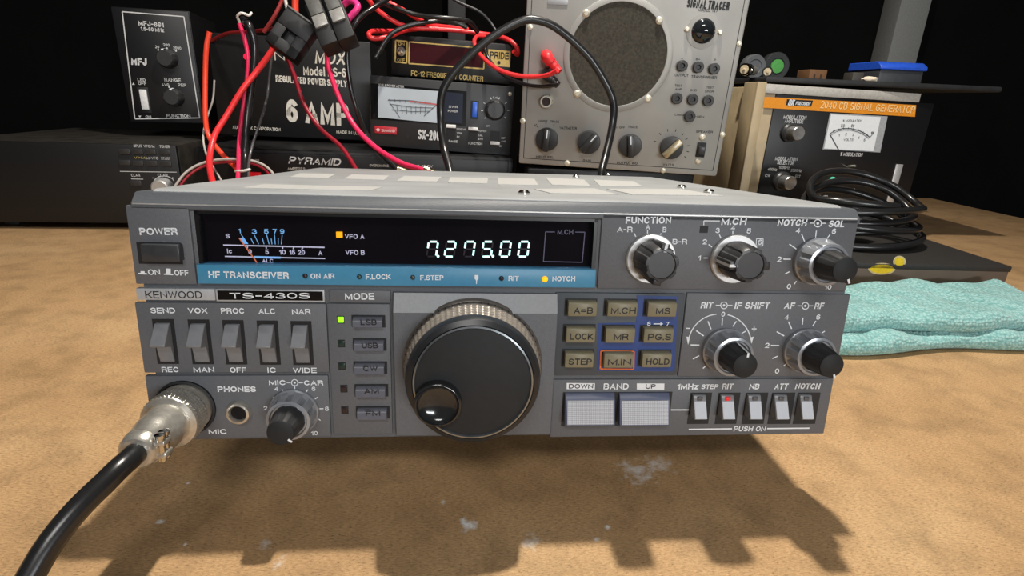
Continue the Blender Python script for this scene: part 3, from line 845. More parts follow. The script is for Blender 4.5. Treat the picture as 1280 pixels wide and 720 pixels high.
bm = B(); pbox(bm, F, 874.8, 282.6, 884.8, 291, -0.0002, 0.0008, yf=0)
part('sensor_hole', bm, groove, upper)
bm = B()
T('RIT', 875.6, 891.4, 381.4, 8, shear=0.12); T('IF SHIFT', 918, 962.4, 381.8, 8.2, shear=0.12)
T('AF', 980, 993.8, 382, 7.8, shear=0.12); T('RF', 1017.6, 1030.2, 382.2, 7.8, shear=0.12)
for cx, cy, l0, r0 in ((904.8, 381.6, 894.6, 915.4), (1006.4, 382.2, 996.6, 1016.2)):
    line(bm, F, [(l0, cy), (cx - 4.4, cy)], 1.1); line(bm, F, [(cx + 4.4, cy), (r0, cy)], 1.1)
    ring_print(bm, F, cx, cy, 4.2, 1.1); disc(bm, F, cx, cy, 1.5)
T('0', 901.4, 906.2, 392.6, 6.2)
line(bm, F, [(857.4, 410.2), (862.2, 410.3)], 1.2)
line(bm, F, [(939.4, 410.9), (945.4, 411)], 1.2); line(bm, F, [(942.4, 408), (942.4, 414)], 1.2)
line(bm, F, arc(899, 431.5, 39, 39, -5, -79, 18), 1.3); line(bm, F, arc(901.6, 431.5, 37.5, 39, 12, 76, 18), 1.3)
poly(bm, F, [(857.9, 420.6), (862.4, 421.4), (860, 431)]); poly(bm, F, [(937.2, 421.6), (942, 420.8), (939.2, 429.6)])
for p, q in [((884.8, 401.4), (888.6, 411.5)), ((902.9, 397), (902.3, 406.4)), ((920.4, 401.4), (915.7, 408)), ((870.2, 413.2), (879.4, 419.8)), ((863.1, 431), (874, 431.2)), ((866, 448.6), (874, 444.4)), ((932, 413.8), (926.6, 416.8)), ((878.6, 460.4), (881.5, 457.5)),
             ((985.4, 402), (989.3, 410.9)), ((1003.5, 396.9), (1002.6, 405.8)), ((1019.6, 401), (1015.7, 407.3)), ((970.6, 414.4), (980, 419.8)), ((963.4, 431.6), (973.6, 431.8)), ((965.2, 448), (972, 445)), ((979.5, 457.5), (982.4, 454.5)), ((1030.8, 413.8), (1027, 416.2))]:
    line(bm, F, [p, q], 1.4)
for s, x, yc in (('4', 983.4, 396.2), ('6', 1022.6, 396.2), ('2', 958.8, 431.6), ('0', 971.2, 463.6)): T(s, x - 2.6, x + 2.6, yc, 6.4)
part('lettering', bm, white_ink, knobs)

# band buttons and push switches
bm = B()
poly(bm, F, [(708.4, 478.6), (743.6, 478.9), (743.4, 486.6), (708.2, 486.3)]); poly(bm, F, [(796, 479), (830.4, 479.2), (830.2, 487), (795.8, 486.8)])
text(bm, F, 'BAND', 754.4, 785.8, 482.9, 8.2, bold=0.02)
text(bm, F, '1MHz', 846.6, 872.8, 483, 7.6); text(bm, F, 'STEP', 876.4, 898, 483.2, 6.2, shear=0.1); text(bm, F, 'RIT', 902.4, 916.6, 482.8, 7.4, shear=0.08)
text(bm, F, 'NB', 936.4, 949.4, 483, 7.4, shear=0.08); text(bm, F, 'ATT', 968, 985.4, 482.8, 7.6, shear=0.1); text(bm, F, 'NOTCH', 993.8, 1025.4, 482.6, 7.4, shear=0.1)
text(bm, F, 'PUSH ON', 917, 957.2, 535.8, 6.6, shear=0.1)
line(bm, F, [(838.5, 512.2), (861.6, 512.2)], 1.7); line(bm, F, [(860.7, 536.6), (914.8, 535.8)], 1.7); line(bm, F, [(958.8, 535.6), (1011.6, 535.1)], 1.7)
text(bm, F, 'DOWN', 711, 741.4, 482.6, 6, mi=1, lift=0.0002); text(bm, F, 'UP', 807, 819.4, 482.9, 6, mi=1, lift=0.0002)
part('lettering', bm, [white_ink, black_ink], bandp)
band_grid = grid_material('white_dotted_key', (206, 210, 217), (96, 98, 106), 0.00052)
bm = B(); pbox(bm, F, 702.5, 490, 838, 532, -0.0002, 0.0008, yf=0)
part('button_well', bm, groove, bandp)
for x0, x1 in ((706.5, 767), (774.5, 835)):
    a, b = F.p(x0, 491.8, -0.001), F.p(x1, 530, -0.003)
    za = F.p(x0, 500.5, -0.0022).z
    bm = B()
    prism_x(bm, [(0.0005, a.z), (-0.0008, a.z), (-0.0022, za), (-0.0050, b.z + 0.0006), (-0.0046, b.z), (0.0005, b.z)], a.x, b.x, 0.0002)
    bb = part('band_button', bm, navy_plastic, rad)
    bm = B()
    n = (b.z + 0.0006 - za) / -0.0028
    vv = [(a.x + 0.0008, -0.00235, za), (b.x - 0.0008, -0.00235, za), (b.x - 0.0008, -0.00505, b.z + 0.0010), (a.x + 0.0008, -0.00505, b.z + 0.0010)]
    top = [bm.verts.new((x, y - 0.0002, z)) for x, y, z in vv]
    bot = [bm.verts.new((x, y + 0.0004, z)) for x, y, z in vv]
    fs = [bm.faces.new(top)] + [bm.faces.new((top[i], top[(i + 1) % 4], bot[(i + 1) % 4], bot[i])) for i in range(4)]
    bmesh.ops.recalc_face_normals(bm, faces=fs)
    part('grid_face', bm, band_grid, bb, 'white dotted key face')
for i, (x0, x1) in enumerate(((866.5, 884.5), (901.5, 919.5), (935.5, 953.7), (968.3, 987), (1000.5, 1018))):
    a, b = F.p(x0, 492), F.p(x1, 529)
    bm = B(); box(bm, a.x - 0.0011, b.x + 0.0002, -0.0002, 0.0008, b.z - 0.0002, a.z + 0.0004)
    ps = part('push_switch', bm, groove, rad)
    am, bmv = F.p(x0 + 1.4, 492, -0.002), F.p(x1, 525, -0.0055)
    z0, z1, z2 = a.z - 0.0002, F.p(x0, 502.5, -0.003).z, F.p(x0, 524.5, -0.0056).z
    bm = B()
    prism_x(bm, [(0.0005, z0), (-0.0014, z0), (-0.0022, z1), (-0.0052, z2), (-0.0047, z2 - 0.0006), (0.0005, z2 - 0.0006)], am.x, bmv.x, 0.00015)
    part('plunger', bm, lever_grey, ps)
    bm = B()
    vv = [(am.x + 0.0002, -0.00225, z1), (bmv.x - 0.0002, -0.00225, z1), (bmv.x - 0.0002, -0.00525, z2 + 0.0001), (am.x + 0.0002, -0.00525, z2 + 0.0001)]
    top = [bm.verts.new((x, y - 0.00025, z)) for x, y, z in vv]
    bot = [bm.verts.new((x, y + 0.0004, z)) for x, y, z in vv]
    fs = [bm.faces.new(top)] + [bm.faces.new((top[j], top[(j + 1) % 4], bot[(j + 1) % 4], bot[j])) for j in range(4)]
    bmesh.ops.recalc_face_normals(bm, faces=fs)
    part('switch_face', bm, white_plastic, ps, 'pale switch face')
    xm = (am.x + bmv.x) / 2
    zm = (z0 + z1) / 2
    bm = B(); box(bm, xm - 0.0011, xm + 0.0011, -0.0024, -0.0014, zm - 0.0009, zm + 0.0007, 0.0002)
    part('indicator_lens', bm, M('lit_dull_red_lens', (220, 40, 44), 0.4, emit=0.3) if i == 1 else M('unlit_grey_lens', (92, 92, 96), 0.3), ps)
# feet: rubber at the back, long bail legs in front
Ri = RADIO.inverted()
for sx in (-0.10, 0.10):
    w0 = Ri @ (RADIO @ Vector((sx, 0.21, 0.003)))
    bm = B(); lathe(bm, sx, -0.21, [(0.008, 0.0035), (0.008, -0.0130), (0.007, -0.0144)], 32, mat=Matrix(((1, 0, 0, 0), (0, 0, -1, 0), (0, 1, 0, 0), (0, 0, 0, 1))))
    part('foot', bm, rubber, rad)
    bm = B(); lathe(bm, sx, -0.120, [(0.008, 0.0035), (0.008, -0.0210), (0.007, -0.0224)], 32, mat=Matrix(((1, 0, 0, 0), (0, 0, -1, 0), (0, 1, 0, 0), (0, 0, 0, 1))))
    part('foot', bm, rubber, rad)

# microphone plug screwed into its socket
plug = thing('microphone_plug', 'knurled nickel microphone plug with black cable screwed into the front socket at bottom left', 'plug', RADIO @ Matrix.Translation(MIC))
bm = B(); lathe(bm, 0, 0, [(0.0099, 0.0004)] + [(0.0099, -0.0002 - 0.0004 * i) for i in range(11)] + [(0.0096, -0.0046)], 64, mod=lambda a, i: 1 - 0.02 * (i % 2))
part('threaded_collar', bm, nickel, plug)
def plug_knurl(a, i):
    j = int(round(a / (2 * math.pi) * 176)) % 4
    return 1 + (0.045 * (1 - abs(j - 2) / 2) * (1 - abs((i - 2) % 4 - 2) / 2) if 1 < i < 23 else 0)
bm = B(); lathe(bm, 0, 0, [(0.0094, -0.0042), (0.0100, -0.0045)] + [(0.0100, -0.0047 - 0.00038 * i) for i in range(21)] + [(0.0098, -0.0127), (0.0080, -0.0132)], 176, mod=plug_knurl)
part('knurled_ring', bm, nickel, plug, angle=15)
bm = B(); lathe(bm, 0, 0, [(0.0076, -0.0130), (0.0076, -0.0210), (0.0072, -0.0235), (0.0066, -0.0260), (0.0066, -0.0290), (0.0060, -0.0292)], 64)
part('barrel', bm, nickel, plug)
bm = B(); lathe(bm, 0, 0, [(0.0064, -0.0262), (0.0066, -0.0272), (0.0060, -0.0320), (0.0052, -0.0330), (0.0044, -0.0332)], 48)
box(bm, 0.0040, 0.0085, -0.0318, -0.0268, -0.0030, -0.0010, 0.0005)
box(bm, 0.0040, 0.0085, -0.0318, -0.0268, 0.0014, 0.0034, 0.0005)
part('cable_clamp', bm, nickel, plug)
for yy in (-0.0280, -0.0305):
    bm = B(); lathe(bm, 0.0068, yy, [(0.0011, -0.0042), (0.0013, -0.0038), (0.0013, 0.0042), (0.0018, 0.0043), (0.0018, 0.0054), (0.0012, 0.0057)], 16, mat=Matrix(((1, 0, 0, 0), (0, 0, 1, 0), (0, 1, 0, 0), (0, 0, 0, 1))))
    part('screw', bm, chrome, plug)
inv = (RADIO @ Matrix.Translation(MIC)).inverted()
cab = [Vector((0, -0.030, 0)), Vector((0, -0.036, 0)), Vector((-0.002, -0.044, -0.002)), Vector((-0.010, -0.058, -0.012))]
cab += [inv @ Vector(w) for w in ((-0.150, -0.085, 0.012), (-0.185, -0.115, 0.0045), (-0.24, -0.15, 0.0042), (-0.32, -0.16, 0.0042))]
bm = B(); tube(bm, cab, 0.0036, 14)
part('cable', bm, black_cable, plug, 'black cable')

# ------------------------------------------------------------------ equipment at the back
black_case = M('black_case_enamel', (17, 17, 18), 0.45, var=0.2, scale=120, bump=0.15)
black_face = M('black_front_panel', (16, 16, 18), 0.42, var=0.15, scale=200)
def mk(fr, name, label, cat, group=None): return thing(name, label, cat, fr.m, group)
def plain_knob(fr, px, py, r, depth, m, parent, ang=None, name='knob', n=48, fl=0.0, white=True, taper=0.88):
    c = fr.p(px, py)
    k = r * fr.k(px, py)
    bm = B()
    lathe(bm, c.x, c.z, [(k, 0), (k, -depth * 0.3), (k * taper, -depth * 0.9), (k * taper * 0.85, -depth)], n, mod=flute(9, fl, (1, 2)) if fl else None)
    o = part(name, bm, m, parent)
    if ang is not None:
        bm = B(); pointer(bm, c.x, c.z, ang, k, -depth * 0.3, k * taper, -depth * 0.95, k * 0.25, k * 0.24, 0.0003)
        part('pointer', bm, white_ink, o)
    return o

# signal tracer
TF = frame((0.1360, 0.3753, 0.0979), -10.742, 0.8724, 4.0043)
tr = mk(TF, 'signal_tracer', 'grey aluminium signal tracer with big round speaker grille standing behind the transceiver', 'test equipment')
alu = M('worn_grey_aluminium', (164, 163, 159), 0.48, 0.2, var=0.10, scale=22, bump=0.08)
bm = B(); box(bm, -0.1000, 0.1000, 0.004, 0.115, 0.003, 0.251, 0.004)
part('cabinet', bm, M('grey_hammer_enamel', (110, 108, 104), 0.5), tr)
bm = B(); box(bm, -0.1015, 0.1015, 0, 0.0045, 0, 0.254, 0.0021)
face = part('front_panel', bm, alu, tr)
bm = B()
def loop(bm, x0, x1, z0, z1, w, y):
    for a, b in (((x0, z0), (x1, z0)), ((x1, z0), (x1, z1)), ((x1, z1), (x0, z1)), ((x0, z1), (x0, z0))):
        d = Vector((b[0] - a[0], 0, b[1] - a[1])).normalized()
        n = Vector((-d.z, 0, d.x)) * w / 2
        A, Bv = Vector((a[0], y, a[1])), Vector((b[0], y, b[1]))
        bm.faces.new([bm.verts.new(v) for v in (A - n, Bv - n, Bv + n, A + n)])
loop(bm, -0.0965, 0.0965, 0.006, 0.248, 0.0006, -0.0002)
def TT(s, x0, x1, yc, h, sl=0.0, **k): text(bm, TF, s, x0, x1, yc, h, slope=sl, **k)
TT('SIGNAL TRACER', 859, 912, 5.8, 10, 4, bold=0.03, shear=0.0); TT('MODEL 147', 872.5, 897, 13, 3.4, 1.6, bold=0.01)
TT('+', 851.2, 854, 73, 2.6); TT('B+', 870, 875, 74, 2.8, 0.3); TT('P', 892.5, 894.8, 75, 2.8)
TT('OUTPUT', 843.5, 860.5, 94.2, 3.2, 0.8); TT('TRANSFORMER', 864, 896, 96.4, 3.4, 1.6)
TT('TEST', 843.5, 852.5, 107, 2.6, 0.4); TT('AMP', 844, 852, 111.5, 2.6, 0.4); TT('GND', 862.5, 871, 112.8, 2.6, 0.3); TT('TEST', 883, 892, 109.4, 2.6, 0.4); TT('SPKR', 881, 892, 114.4, 2.6, 0.4)
TT('COMM', 843.4, 855, 143.6, 2.6, 0.5); TT('+GEN', 868, 880, 145.8, 2.6, 0.5)
TT('NOISE', 673.5, 684.5, 151.4, 2.8, 0.3); TT('TRACE', 688, 699, 152, 2.8, 0.3); TT('WATTMETER', 699.5, 721, 160.2, 3.2, 0.5); TT('AC', 667.5, 671.5, 156.6, 2.8)
TT('INPUT SEL', 670, 692, 196.4, 3, 0.8); TT('GAIN', 728.5, 739, 200.8, 3, 0.3); TT('OUTPUT IND', 771, 797, 203.6, 3.2, 0.8)
TT('ON OFF', 767.5, 781, 159.4, 2.6, 0.4); TT('TRACE', 785, 797, 158.8, 2.8, 0.3); TT('WATTS', 828.5, 842, 206, 2.8, 0.4); TT('SPEAKER', 870, 891, 164.8, 3, 0.7)
for i, a in enumerate((-70, -40, -12, 15, 42, 62, 85, 105, 125)):
    p = (839 + 20 * math.sin(R(a)), 184 - 20 * math.cos(R(a)))
    q = (839 + 23 * math.sin(R(a)), 184 - 23 * math.cos(R(a)))
    line(bm, TF, [p, q], 0.9)
for a in (-38, -5, 25): line(bm, TF, [(684 + 18 * math.sin(R(a)), 174 - 18 * math.cos(R(a))), (684 + 21 * math.sin(R(a)), 174 - 21 * math.cos(R(a)))], 0.8)
part('lettering', bm, black_ink, face)
# speaker grille
gc = TF.p(772, 69.5)
gr = 64.5 * TF.k(772, 69.5) * 0.94
bm = B(); lathe(bm, gc.x, gc.z, [(gr * 1.125, 0), (gr * 1.125, -0.0008), (gr * 1.105, -0.0014), (gr * 1.01, -0.0014), (gr, -0.0004), (gr * 0.985, 0.001)], 96)
ringo = part('grille_ring', bm, alu, tr)
bm = B(); lathe(bm, gc.x, gc.z, [(gr * 1.0, 0.0), (gr * 1.0, -0.0006), (gr * 0.6, -0.0007), (0.001, -0.0007)], 96)
part('speaker_cloth', bm, M('dark_speckled_grille_cloth', (66, 62, 54), 0.9, var=0.35, scale=420, bump=0.4, bscale=2500), ringo, 'dark speckled cloth')
def screw(fr, px, py, r, parent, m=None, h=0.0014):
    c = fr.p(px, py)
    k = r * fr.k(px, py)
    bm = B()
    lathe(bm, c.x, c.z, [(k, 0), (k * 0.9, -h * 0.6), (k * 0.5, -h)], 20)
    part('screw', bm, m or M('pale_screw_head', (222, 216, 198), 0.35, 0.4), parent)
for q in ((732.7, 16.7), (824, 25.7), (721.7, 117), (810, 123.4)): screw(TF, *q, 5, tr, h=0.0030)
for q in ((662.7, 34), (653.5, 151), (709, 204), (829, 213), (903, 168.5), (924, 55)): screw(TF, *q, 3.6, tr)
# pilot lamp jewel
c = TF.p(879, 39)
k = TF.k(879, 39)
bm = B(); lathe(bm, c.x, c.z, [(21 * k, 0), (21 * k, -0.0006), (15 * k, -0.001), (14.5 * k, 0)], 48)
pl = part('pilot_lamp', bm, alu, tr)
bm = B(); lathe(bm, c.x, c.z, [(14.6 * k, 0), (14.6 * k, -0.0012), (11.5 * k, -0.0040), (6 * k, -0.0058), (1 * k, -0.0062)], 48)
part('lamp_jewel', bm, M('dark_glass_jewel', (30, 33, 36), 0.08, coat=0.6), pl, 'dark glass jewel')
for q in ((858.7, 37), (899.8, 40.8)): screw(TF, *q, 3.4, tr, h=0.003)
for q in ((852.3, 82.3), (872.3, 84), (892.2, 86), (845.8, 123), (865.4, 124.2), (884.8, 125.8), (861.8, 145.4)):
    c = TF.p(*q); k = TF.k(*q)
    bm = B(); lathe(bm, c.x, c.z, [(6.9 * k, 0), (6.9 * k, -0.0030), (6 * k, -0.0040), (3.2 * k, -0.0040), (2.6 * k, -0.0020)], 28)
    part('test_jack', bm, knob_black, tr)
c = TF.p(682.8, 126.8); k = TF.k(682.8, 126.8)
bm = B(); lathe(bm, c.x, c.z, [(8.2 * k, 0), (8.2 * k, -0.0030), (7 * k, -0.0040), (5.4 * k, -0.0040), (5.2 * k, -0.0005)], 32)
sk = part('coaxial_socket', bm, nickel, tr)
bm = B(); lathe(bm, c.x, c.z, [(5.2 * k, -0.0006), (5.1 * k, -0.0012), (1.8 * k, -0.0012), (1.6 * k, -0.0035)], 24)
part('socket_core', bm, M('brown_socket_core', (60, 44, 38), 0.5), sk)
def bar_knob(px, py, r, ang, m, barm, depth=0.011):
    c = TF.p(px, py); k = r * TF.k(px, py)
    bm = B(); lathe(bm, c.x, c.z, [(k, 0), (k, -0.0035), (k * 0.93, -0.0055), (k * 0.5, -0.0062)], 48)
    o = part('pointer_knob', bm, m, tr)
    bm = B(); obox(bm, Matrix.Translation((c.x, -depth / 2 - 0.002, c.z)) @ Matrix.Rotation(R(ang), 4, 'Y'), k * 0.5, depth, k * 1.9, 0.0012)
    part('grip_bar', bm, barm, o)
    bm = B(); obox(bm, Matrix.Translation((c.x, -depth - 0.0021, c.z)) @ Matrix.Rotation(R(ang), 4, 'Y') @ Matrix.Translation((0, 0, k * 0.55)), k * 0.09, 0.0004, k * 0.7)
    part('pointer', bm, white_ink, o)
bar_knob(683.7, 174, 14.2, 3, knob_black, knob_black)
bar_knob(736, 177.5, 14.4, 38, knob_black, knob_black, 0.009)
bar_knob(787.6, 181.8, 14.4, -8, knob_black, knob_black, 0.009)
bar_knob(839, 184.4, 14.4, 42, knob_black, M('worn_brass_bar', (196, 182, 150), 0.3, 0.7))
bm = B(); pbox(bm, TF, 870.6, 178, 881.6, 196.5, -0.0012, 0.001, 0.0003, yf=0)
ss = part('slide_switch', bm, groove, tr)
bm = B(); pbox(bm, TF, 872.4, 183, 880, 192.5, -0.0045, 0.0, 0.0004, yf=0)
part('slider', bm, knob_black, ss)
for q in ((878, 171.8), (872.8, 201.5)): screw(TF, *q, 4, tr, h=0.0025)
bm = B(); pbox(bm, TF, 684.5, -4, 710, 6, -0.0006, 0.001, 0.0002, yf=0)
part('serial_plate', bm, silver_badge, tr)
# black case the tracer stands on
bm = B(); box(bm, 0.045, 0.226, 0.388, 0.520, 0.006, 0.0962, 0.003)
rs = thing('equipment_case', 'low black equipment case in shadow under the grey signal tracer', 'equipment case', Matrix.Translation((0.145, 0.45, 0)))
bm.transform(Matrix.Translation((-0.145, -0.45, 0)))
part('case_body', bm, black_case, rs)
for sx in (-0.08, 0.06):
    for sy in (-0.045, 0.05):
        bm = B(); box(bm, sx - 0.008, sx + 0.008, sy - 0.008, sy + 0.008, 0, 0.0065, 0.001)
        part('foot', bm, rubber, rs)

# standing-wave meter
SF = frame((-0.0469, 0.4417, 0.1100), -1.0416, 2.2178, -0.1249)
sx = mk(SF, 'power_meter', 'black standing-wave and power meter with pale backlit dial and blue slide switch', 'meter')
bm = B(); box(bm, -0.0775, 0.0775, 0.001, 0.10, 0, 0.0637, 0.003)
part('case_body', bm, black_case, sx)
grey_face = M('dark_grey_meter_face', (40, 41, 43), 0.45)
bm = B(); pbox(bm, SF, 463, 101, 641, 188.5, 0, 0.002, 0.0008)
part('front_panel', bm, grey_face, sx)
bm = B(); poly(bm, SF, [(463.5, 104), (583.5, 114.2), (582.5, 158), (463.8, 148.6)], 0, lift=0.0002)
bz = part('dial_bezel', bm, M('gloss_black_bezel', (12, 12, 13), 0.2), sx)
bm = B(); poly(bm, SF, [(472.5, 108), (549, 114), (548.5, 154), (472.6, 146.5)], 0, lift=0.0005)
dial = part('meter_dial', bm, M('pale_backlit_dial', (176, 186, 194), 0.35, emit=0.10, var=0.05, scale=60), sx, 'pale dial')
bm = B()
line(bm, SF, [(485, 125), (515, 126), (547, 130.5)], 1.1, lift=0.0008); line(bm, SF, [(487, 130), (515, 134), (542, 135)], 0.8, lift=0.0008); line(bm, SF, [(490, 137), (515, 139.5), (538, 139)], 0.8, lift=0.0008)
for i in range(9): line(bm, SF, [(487 + i * 6.4, 123.6 + i * 0.5), (488 + i * 6.2, 127 + i * 0.4)], 0.7, lift=0.0008)
for i in range(7): line(bm, SF, [(496 + i * 6, 131.5 + i * 0.3), (497.5 + i * 5.6, 142.5)], 0.6, lift=0.0008)
line(bm, SF, [(487, 128), (500, 147)], 0.7, lift=0.0008); line(bm, SF, [(546, 131), (530, 145)], 0.7, lift=0.0008)
line(bm, SF, [(512, 126.5), (546, 130.6)], 1.5, mi=1, lift=0.0009)
part('dial_scale', bm, [M('grey_dial_print', (70, 74, 80), 0.5), M('red_dial_print', (190, 90, 90), 0.5)], dial)
bm = B(); poly(bm, SF, [(554, 114.5), (579, 117), (578, 154.5), (553, 152)], 0, lift=0.0006)
part('blue_lens', bm, M('dark_blue_lens', (26, 33, 50), 0.25), sx, 'dark blue lens')
bm = B()
def S(s, x0, x1, yc, h, sl=0.0, **k): text(bm, SF, s, x0, x1, yc, h, slope=sl, lift=0.0008, **k)
S('SWR & POWER METER', 473.4, 505, 107.3, 2.8, 2.4, bold=0.0)
S('SWR', 561, 572, 133.6, 2.8, 0.6, bold=0); S('POWER', 560, 572, 138.8, 2.8, 0.6, bold=0)
S('SX-200', 522.6, 550, 168.8, 12, 2.2, bold=0.0)
S('200W', 570.5, 582, 161.6, 2.4, 0.5, bold=0); S('20W', 571, 577.5, 166.4, 2.4, 0.3, bold=0); S('5W', 571, 574.4, 171, 2.4, 0.2, bold=0); S('RANGE', 561, 572, 176.6, 2.8, 0.6, bold=0)
S('POWER', 597.6, 608, 163.6, 2.4, 0.5, bold=0); S('CAL', 597.6, 603.4, 169, 2.4, 0.3, bold=0); S('SWR', 597.4, 603.6, 173.6, 2.4, 0.3, bold=0); S('FUNCTION', 585.4, 603, 179.4, 2.8, 0.8, bold=0)
S('CAL', 616, 623.6, 122, 2.6, 0.4, bold=0); S('PEP', 626.6, 631.5, 172.5, 2.2, 0.3, bold=0); S('AVG', 626.5, 632, 176.6, 2.2, 0.3, bold=0); S('ON', 624, 627.5, 182.4, 2.4, 0.2, bold=0)
S('OFF', 608, 612, 157.5, 2.2, 0.2, bold=0)
for a in range(-130, 131, 37): line(bm, SF, [(619 + 15 * math.sin(R(a)), 137.5 - 14 * math.cos(R(a))), (619 + 17.6 * math.sin(R(a)), 137.5 - 16.6 * math.cos(R(a)))], 0.9, lift=0.0008)
part('lettering', bm, M('pale_grey_print', (205, 206, 206), 0.5), sx)
bm = B(); pbox(bm, SF, 468.5, 158.2, 496, 167.2, -0.0008, 0.001, 0.0002, yf=0)
lg = part('brand_plate', bm, M('red_brand_plate', (188, 42, 54), 0.4), sx, 'red brand plate')
bm = B(); poly(bm, SF, [(469.6, 162), (472.6, 159.8), (475.6, 162.4), (472.6, 164.8)], -0.0009); text(bm, SF, 'DIAMOND', 477, 493.5, 163.4, 3.4, y=-0.0009, bold=0.01, slope=0.8)
part('lettering', bm, M('pale_pink_print', (232, 190, 190), 0.5), lg)
bm = B(); pbox(bm, SF, 588.2, 125.8, 598, 148.6, -0.0006, 0.001, yf=0)
bs = part('slide_switch', bm, groove, sx)
bm = B(); pbox(bm, SF, 590.4, 127.4, 596.6, 146.6, -0.0022, 0.001, 0.0006, yf=0)
part('slider', bm, M('blue_slider_plastic', (46, 98, 204), 0.35), bs, 'blue slider')
plain_knob(SF, 619, 137.5, 12.4, 0.012, knob_black, sx, n=48, fl=0.04)
for x, y, up in ((564, 163.5, 1), (591.4, 166.8, 1), (618.6, 171.4, 0)):
    bm = B(); pbox(bm, SF, x - 5.6, y - 7.5, x + 5.6, y + 9, -0.0006, 0.001, yf=0)
    q = part('slide_switch', bm, groove, sx)
    bm = B(); yy = y - 6 if up else y + 7
    pbox(bm, SF, x - 6, yy - 1.8, x + 6, yy + 2.2, -0.0040, 0.0, 0.0004, yf=0)
    part('slider', bm, M('pale_slider', (226, 226, 224), 0.4), q)
bm = B(); poly(bm, SF, [(508.5, 168), (511.5, 168.2), (511.5, 172.4), (508.5, 172)], 0, lift=0.0004)
part('adjust_hole', bm, groove, sx)
screw(SF, 637.4, 117.6, 2.6, sx)
for fx in (-0.06, 0.06):
    for fy in (0.02, 0.085):
        bm = B(); lathe(bm, fx, -fy, [(0.006, 0.001), (0.006, -0.003)], 20, mat=Matrix(((1, 0, 0, 0), (0, 0, -1, 0), (0, 1, 0, 0), (0, 0, 0, 1))))
        part('foot', bm, rubber, sx)

# frequency counter
CF = frame((-0.0361, 0.4554, 0.1801), -3.9137, 2.3256, -0.146)
fc = mk(CF, 'frequency_counter', 'small black frequency counter with gold trim and dark red display, stacked on the power meter', 'counter')
gold = M('pale_gold_print', (206, 178, 108), 0.4, 0.3)
bm = B(); box(bm, -0.065, 0.065, 0, 0.085, 0, 0.0412, 0.0015)
part('case_body', bm, black_case, fc)
bm = B()
loop_pts = lambda p: p + [p[0]]
line(bm, CF, loop_pts([(511.6, 52.3), (606, 60.4), (604.6, 86), (511, 79.4)]), 1.6)
line(bm, CF, loop_pts([(494.6, 50.6), (509, 51.8), (508.4, 78.8), (494, 77.4)]), 1.6)
part('gold_border', bm, gold, fc)
bm = B(); poly(bm, CF, [(513, 54), (604.8, 62), (603.4, 84.6), (512.4, 78.2)])
part('display_window', bm, M('dark_red_filter', (58, 16, 22), 0.35, spec=0.2), fc, 'dark red display window')
bm = B(); poly(bm, CF, [(610.4, 61.4), (638.4, 64), (637.4, 84), (609.6, 81.6)])
pb = part('brand_plate', bm, gold, fc, 'gold brand plate')
bm = B(); text(bm, CF, 'PRIDE', 612.6, 636, 69.4, 8, lift=0.0003, bold=0.0, slope=1.6); disc(bm, CF, 623.6, 78.4, 2.1, lift=0.0003)
part('lettering', bm, black_ink, pb)
bm = B()
text(bm, CF, 'FC-12 FREQUENCY COUNTER', 514, 604, 95, 6.2, bold=-0.005, slope=7.4)
text(bm, CF, 'ON', 497.6, 505.6, 54.8, 4, bold=0.0, slope=0.6); text(bm, CF, 'OFF', 496.6, 506, 75, 3.8, bold=0.0, slope=0.6)
part('lettering', bm, gold, fc)
bm = B(); c = CF.p(501.6, 64.4); k = CF.k(501.6, 64.4)
lathe(bm, c.x, c.z, [(5.2 * k, 0), (5.2 * k, -0.0012), (3.2 * k, -0.0022), (2.2 * k, -0.003)], 24)
tg = part('toggle_switch', bm, nickel, fc)
bm = B(); tube(bm, [(c.x, -0.002, c.z), (c.x, -0.006, c.z - 0.001), (c.x, -0.010, c.z - 0.002)], 0.0012, 10)
part('toggle_lever', bm, chrome, tg)
for fx in (-0.05, 0.05):
    for fy in (0.012, 0.07):
        bm = B(); lathe(bm, fx, -fy, [(0.006, 0.001), (0.006, -0.0046)], 20, mat=Matrix(((1, 0, 0, 0), (0, 0, -1, 0), (0, 1, 0, 0), (0, 0, 0, 1))))
        part('foot', bm, rubber, fc)

# regulated supply
PF = frame((-0.2270, 0.5316, 0.1074), 0.3459, 0.6622, 0.8463)
ps = mk(PF, 'power_supply', 'black six amp power supply box with white lettering behind a tangle of red cables', 'power supply')
bm = B(); box(bm, -0.0925, 0.0925, 0, 0.15, 0, 0.1143, 0.0015)
part('case_body', bm, black_case, ps)
bm = B()
def PT(s, x0, x1, yc, h, sl=0.0, **k): text(bm, PF, s, x0, x1, yc, h, slope=sl, **k)
PT('NO.', 343, 375, 70.5, 11, 2, bold=-0.02); PT('MOX', 393, 433, 72, 16, 2, bold=0.0, shear=0.15)
PT('Model PS-6', 379, 432.5, 89.6, 11, 3, bold=0.0); PT('REGULATED POWER SUPPLY', 344.6, 433.5, 101.5, 8, 7, bold=0.02)
PT('6 AMP', 357.6, 436, 141, 28, 6, bold=0.03); PT('MADE IN U.S.A.', 420.5, 455, 165.8, 4, 2.6); PT('AUTO-MOX CORPORATION', 290.6, 350.5, 160.4, 4.2, 3.2, bold=0.0)
part('lettering', bm, M('cream_print', (226, 220, 208), 0.5), ps)
bm = B(); c = PF.p(309, 71); lathe(bm, c.x, c.z, [(0.0036, 0), (0.0036, -0.002), (0.0022, -0.0045), (0.0006, -0.005)], 24)
part('indicator_lamp', bm, led_red, ps, 'glowing red lamp')
for fx in (-0.08, 0.08):
    for fy in (0.015, 0.135):
        bm = B(); lathe(bm, fx, -fy, [(0.006, 0.001), (0.006, -0.0022)], 20, mat=Matrix(((1, 0, 0, 0), (0, 0, -1, 0), (0, 1, 0, 0), (0, 0, 0, 1))))
        part('foot', bm, rubber, ps)

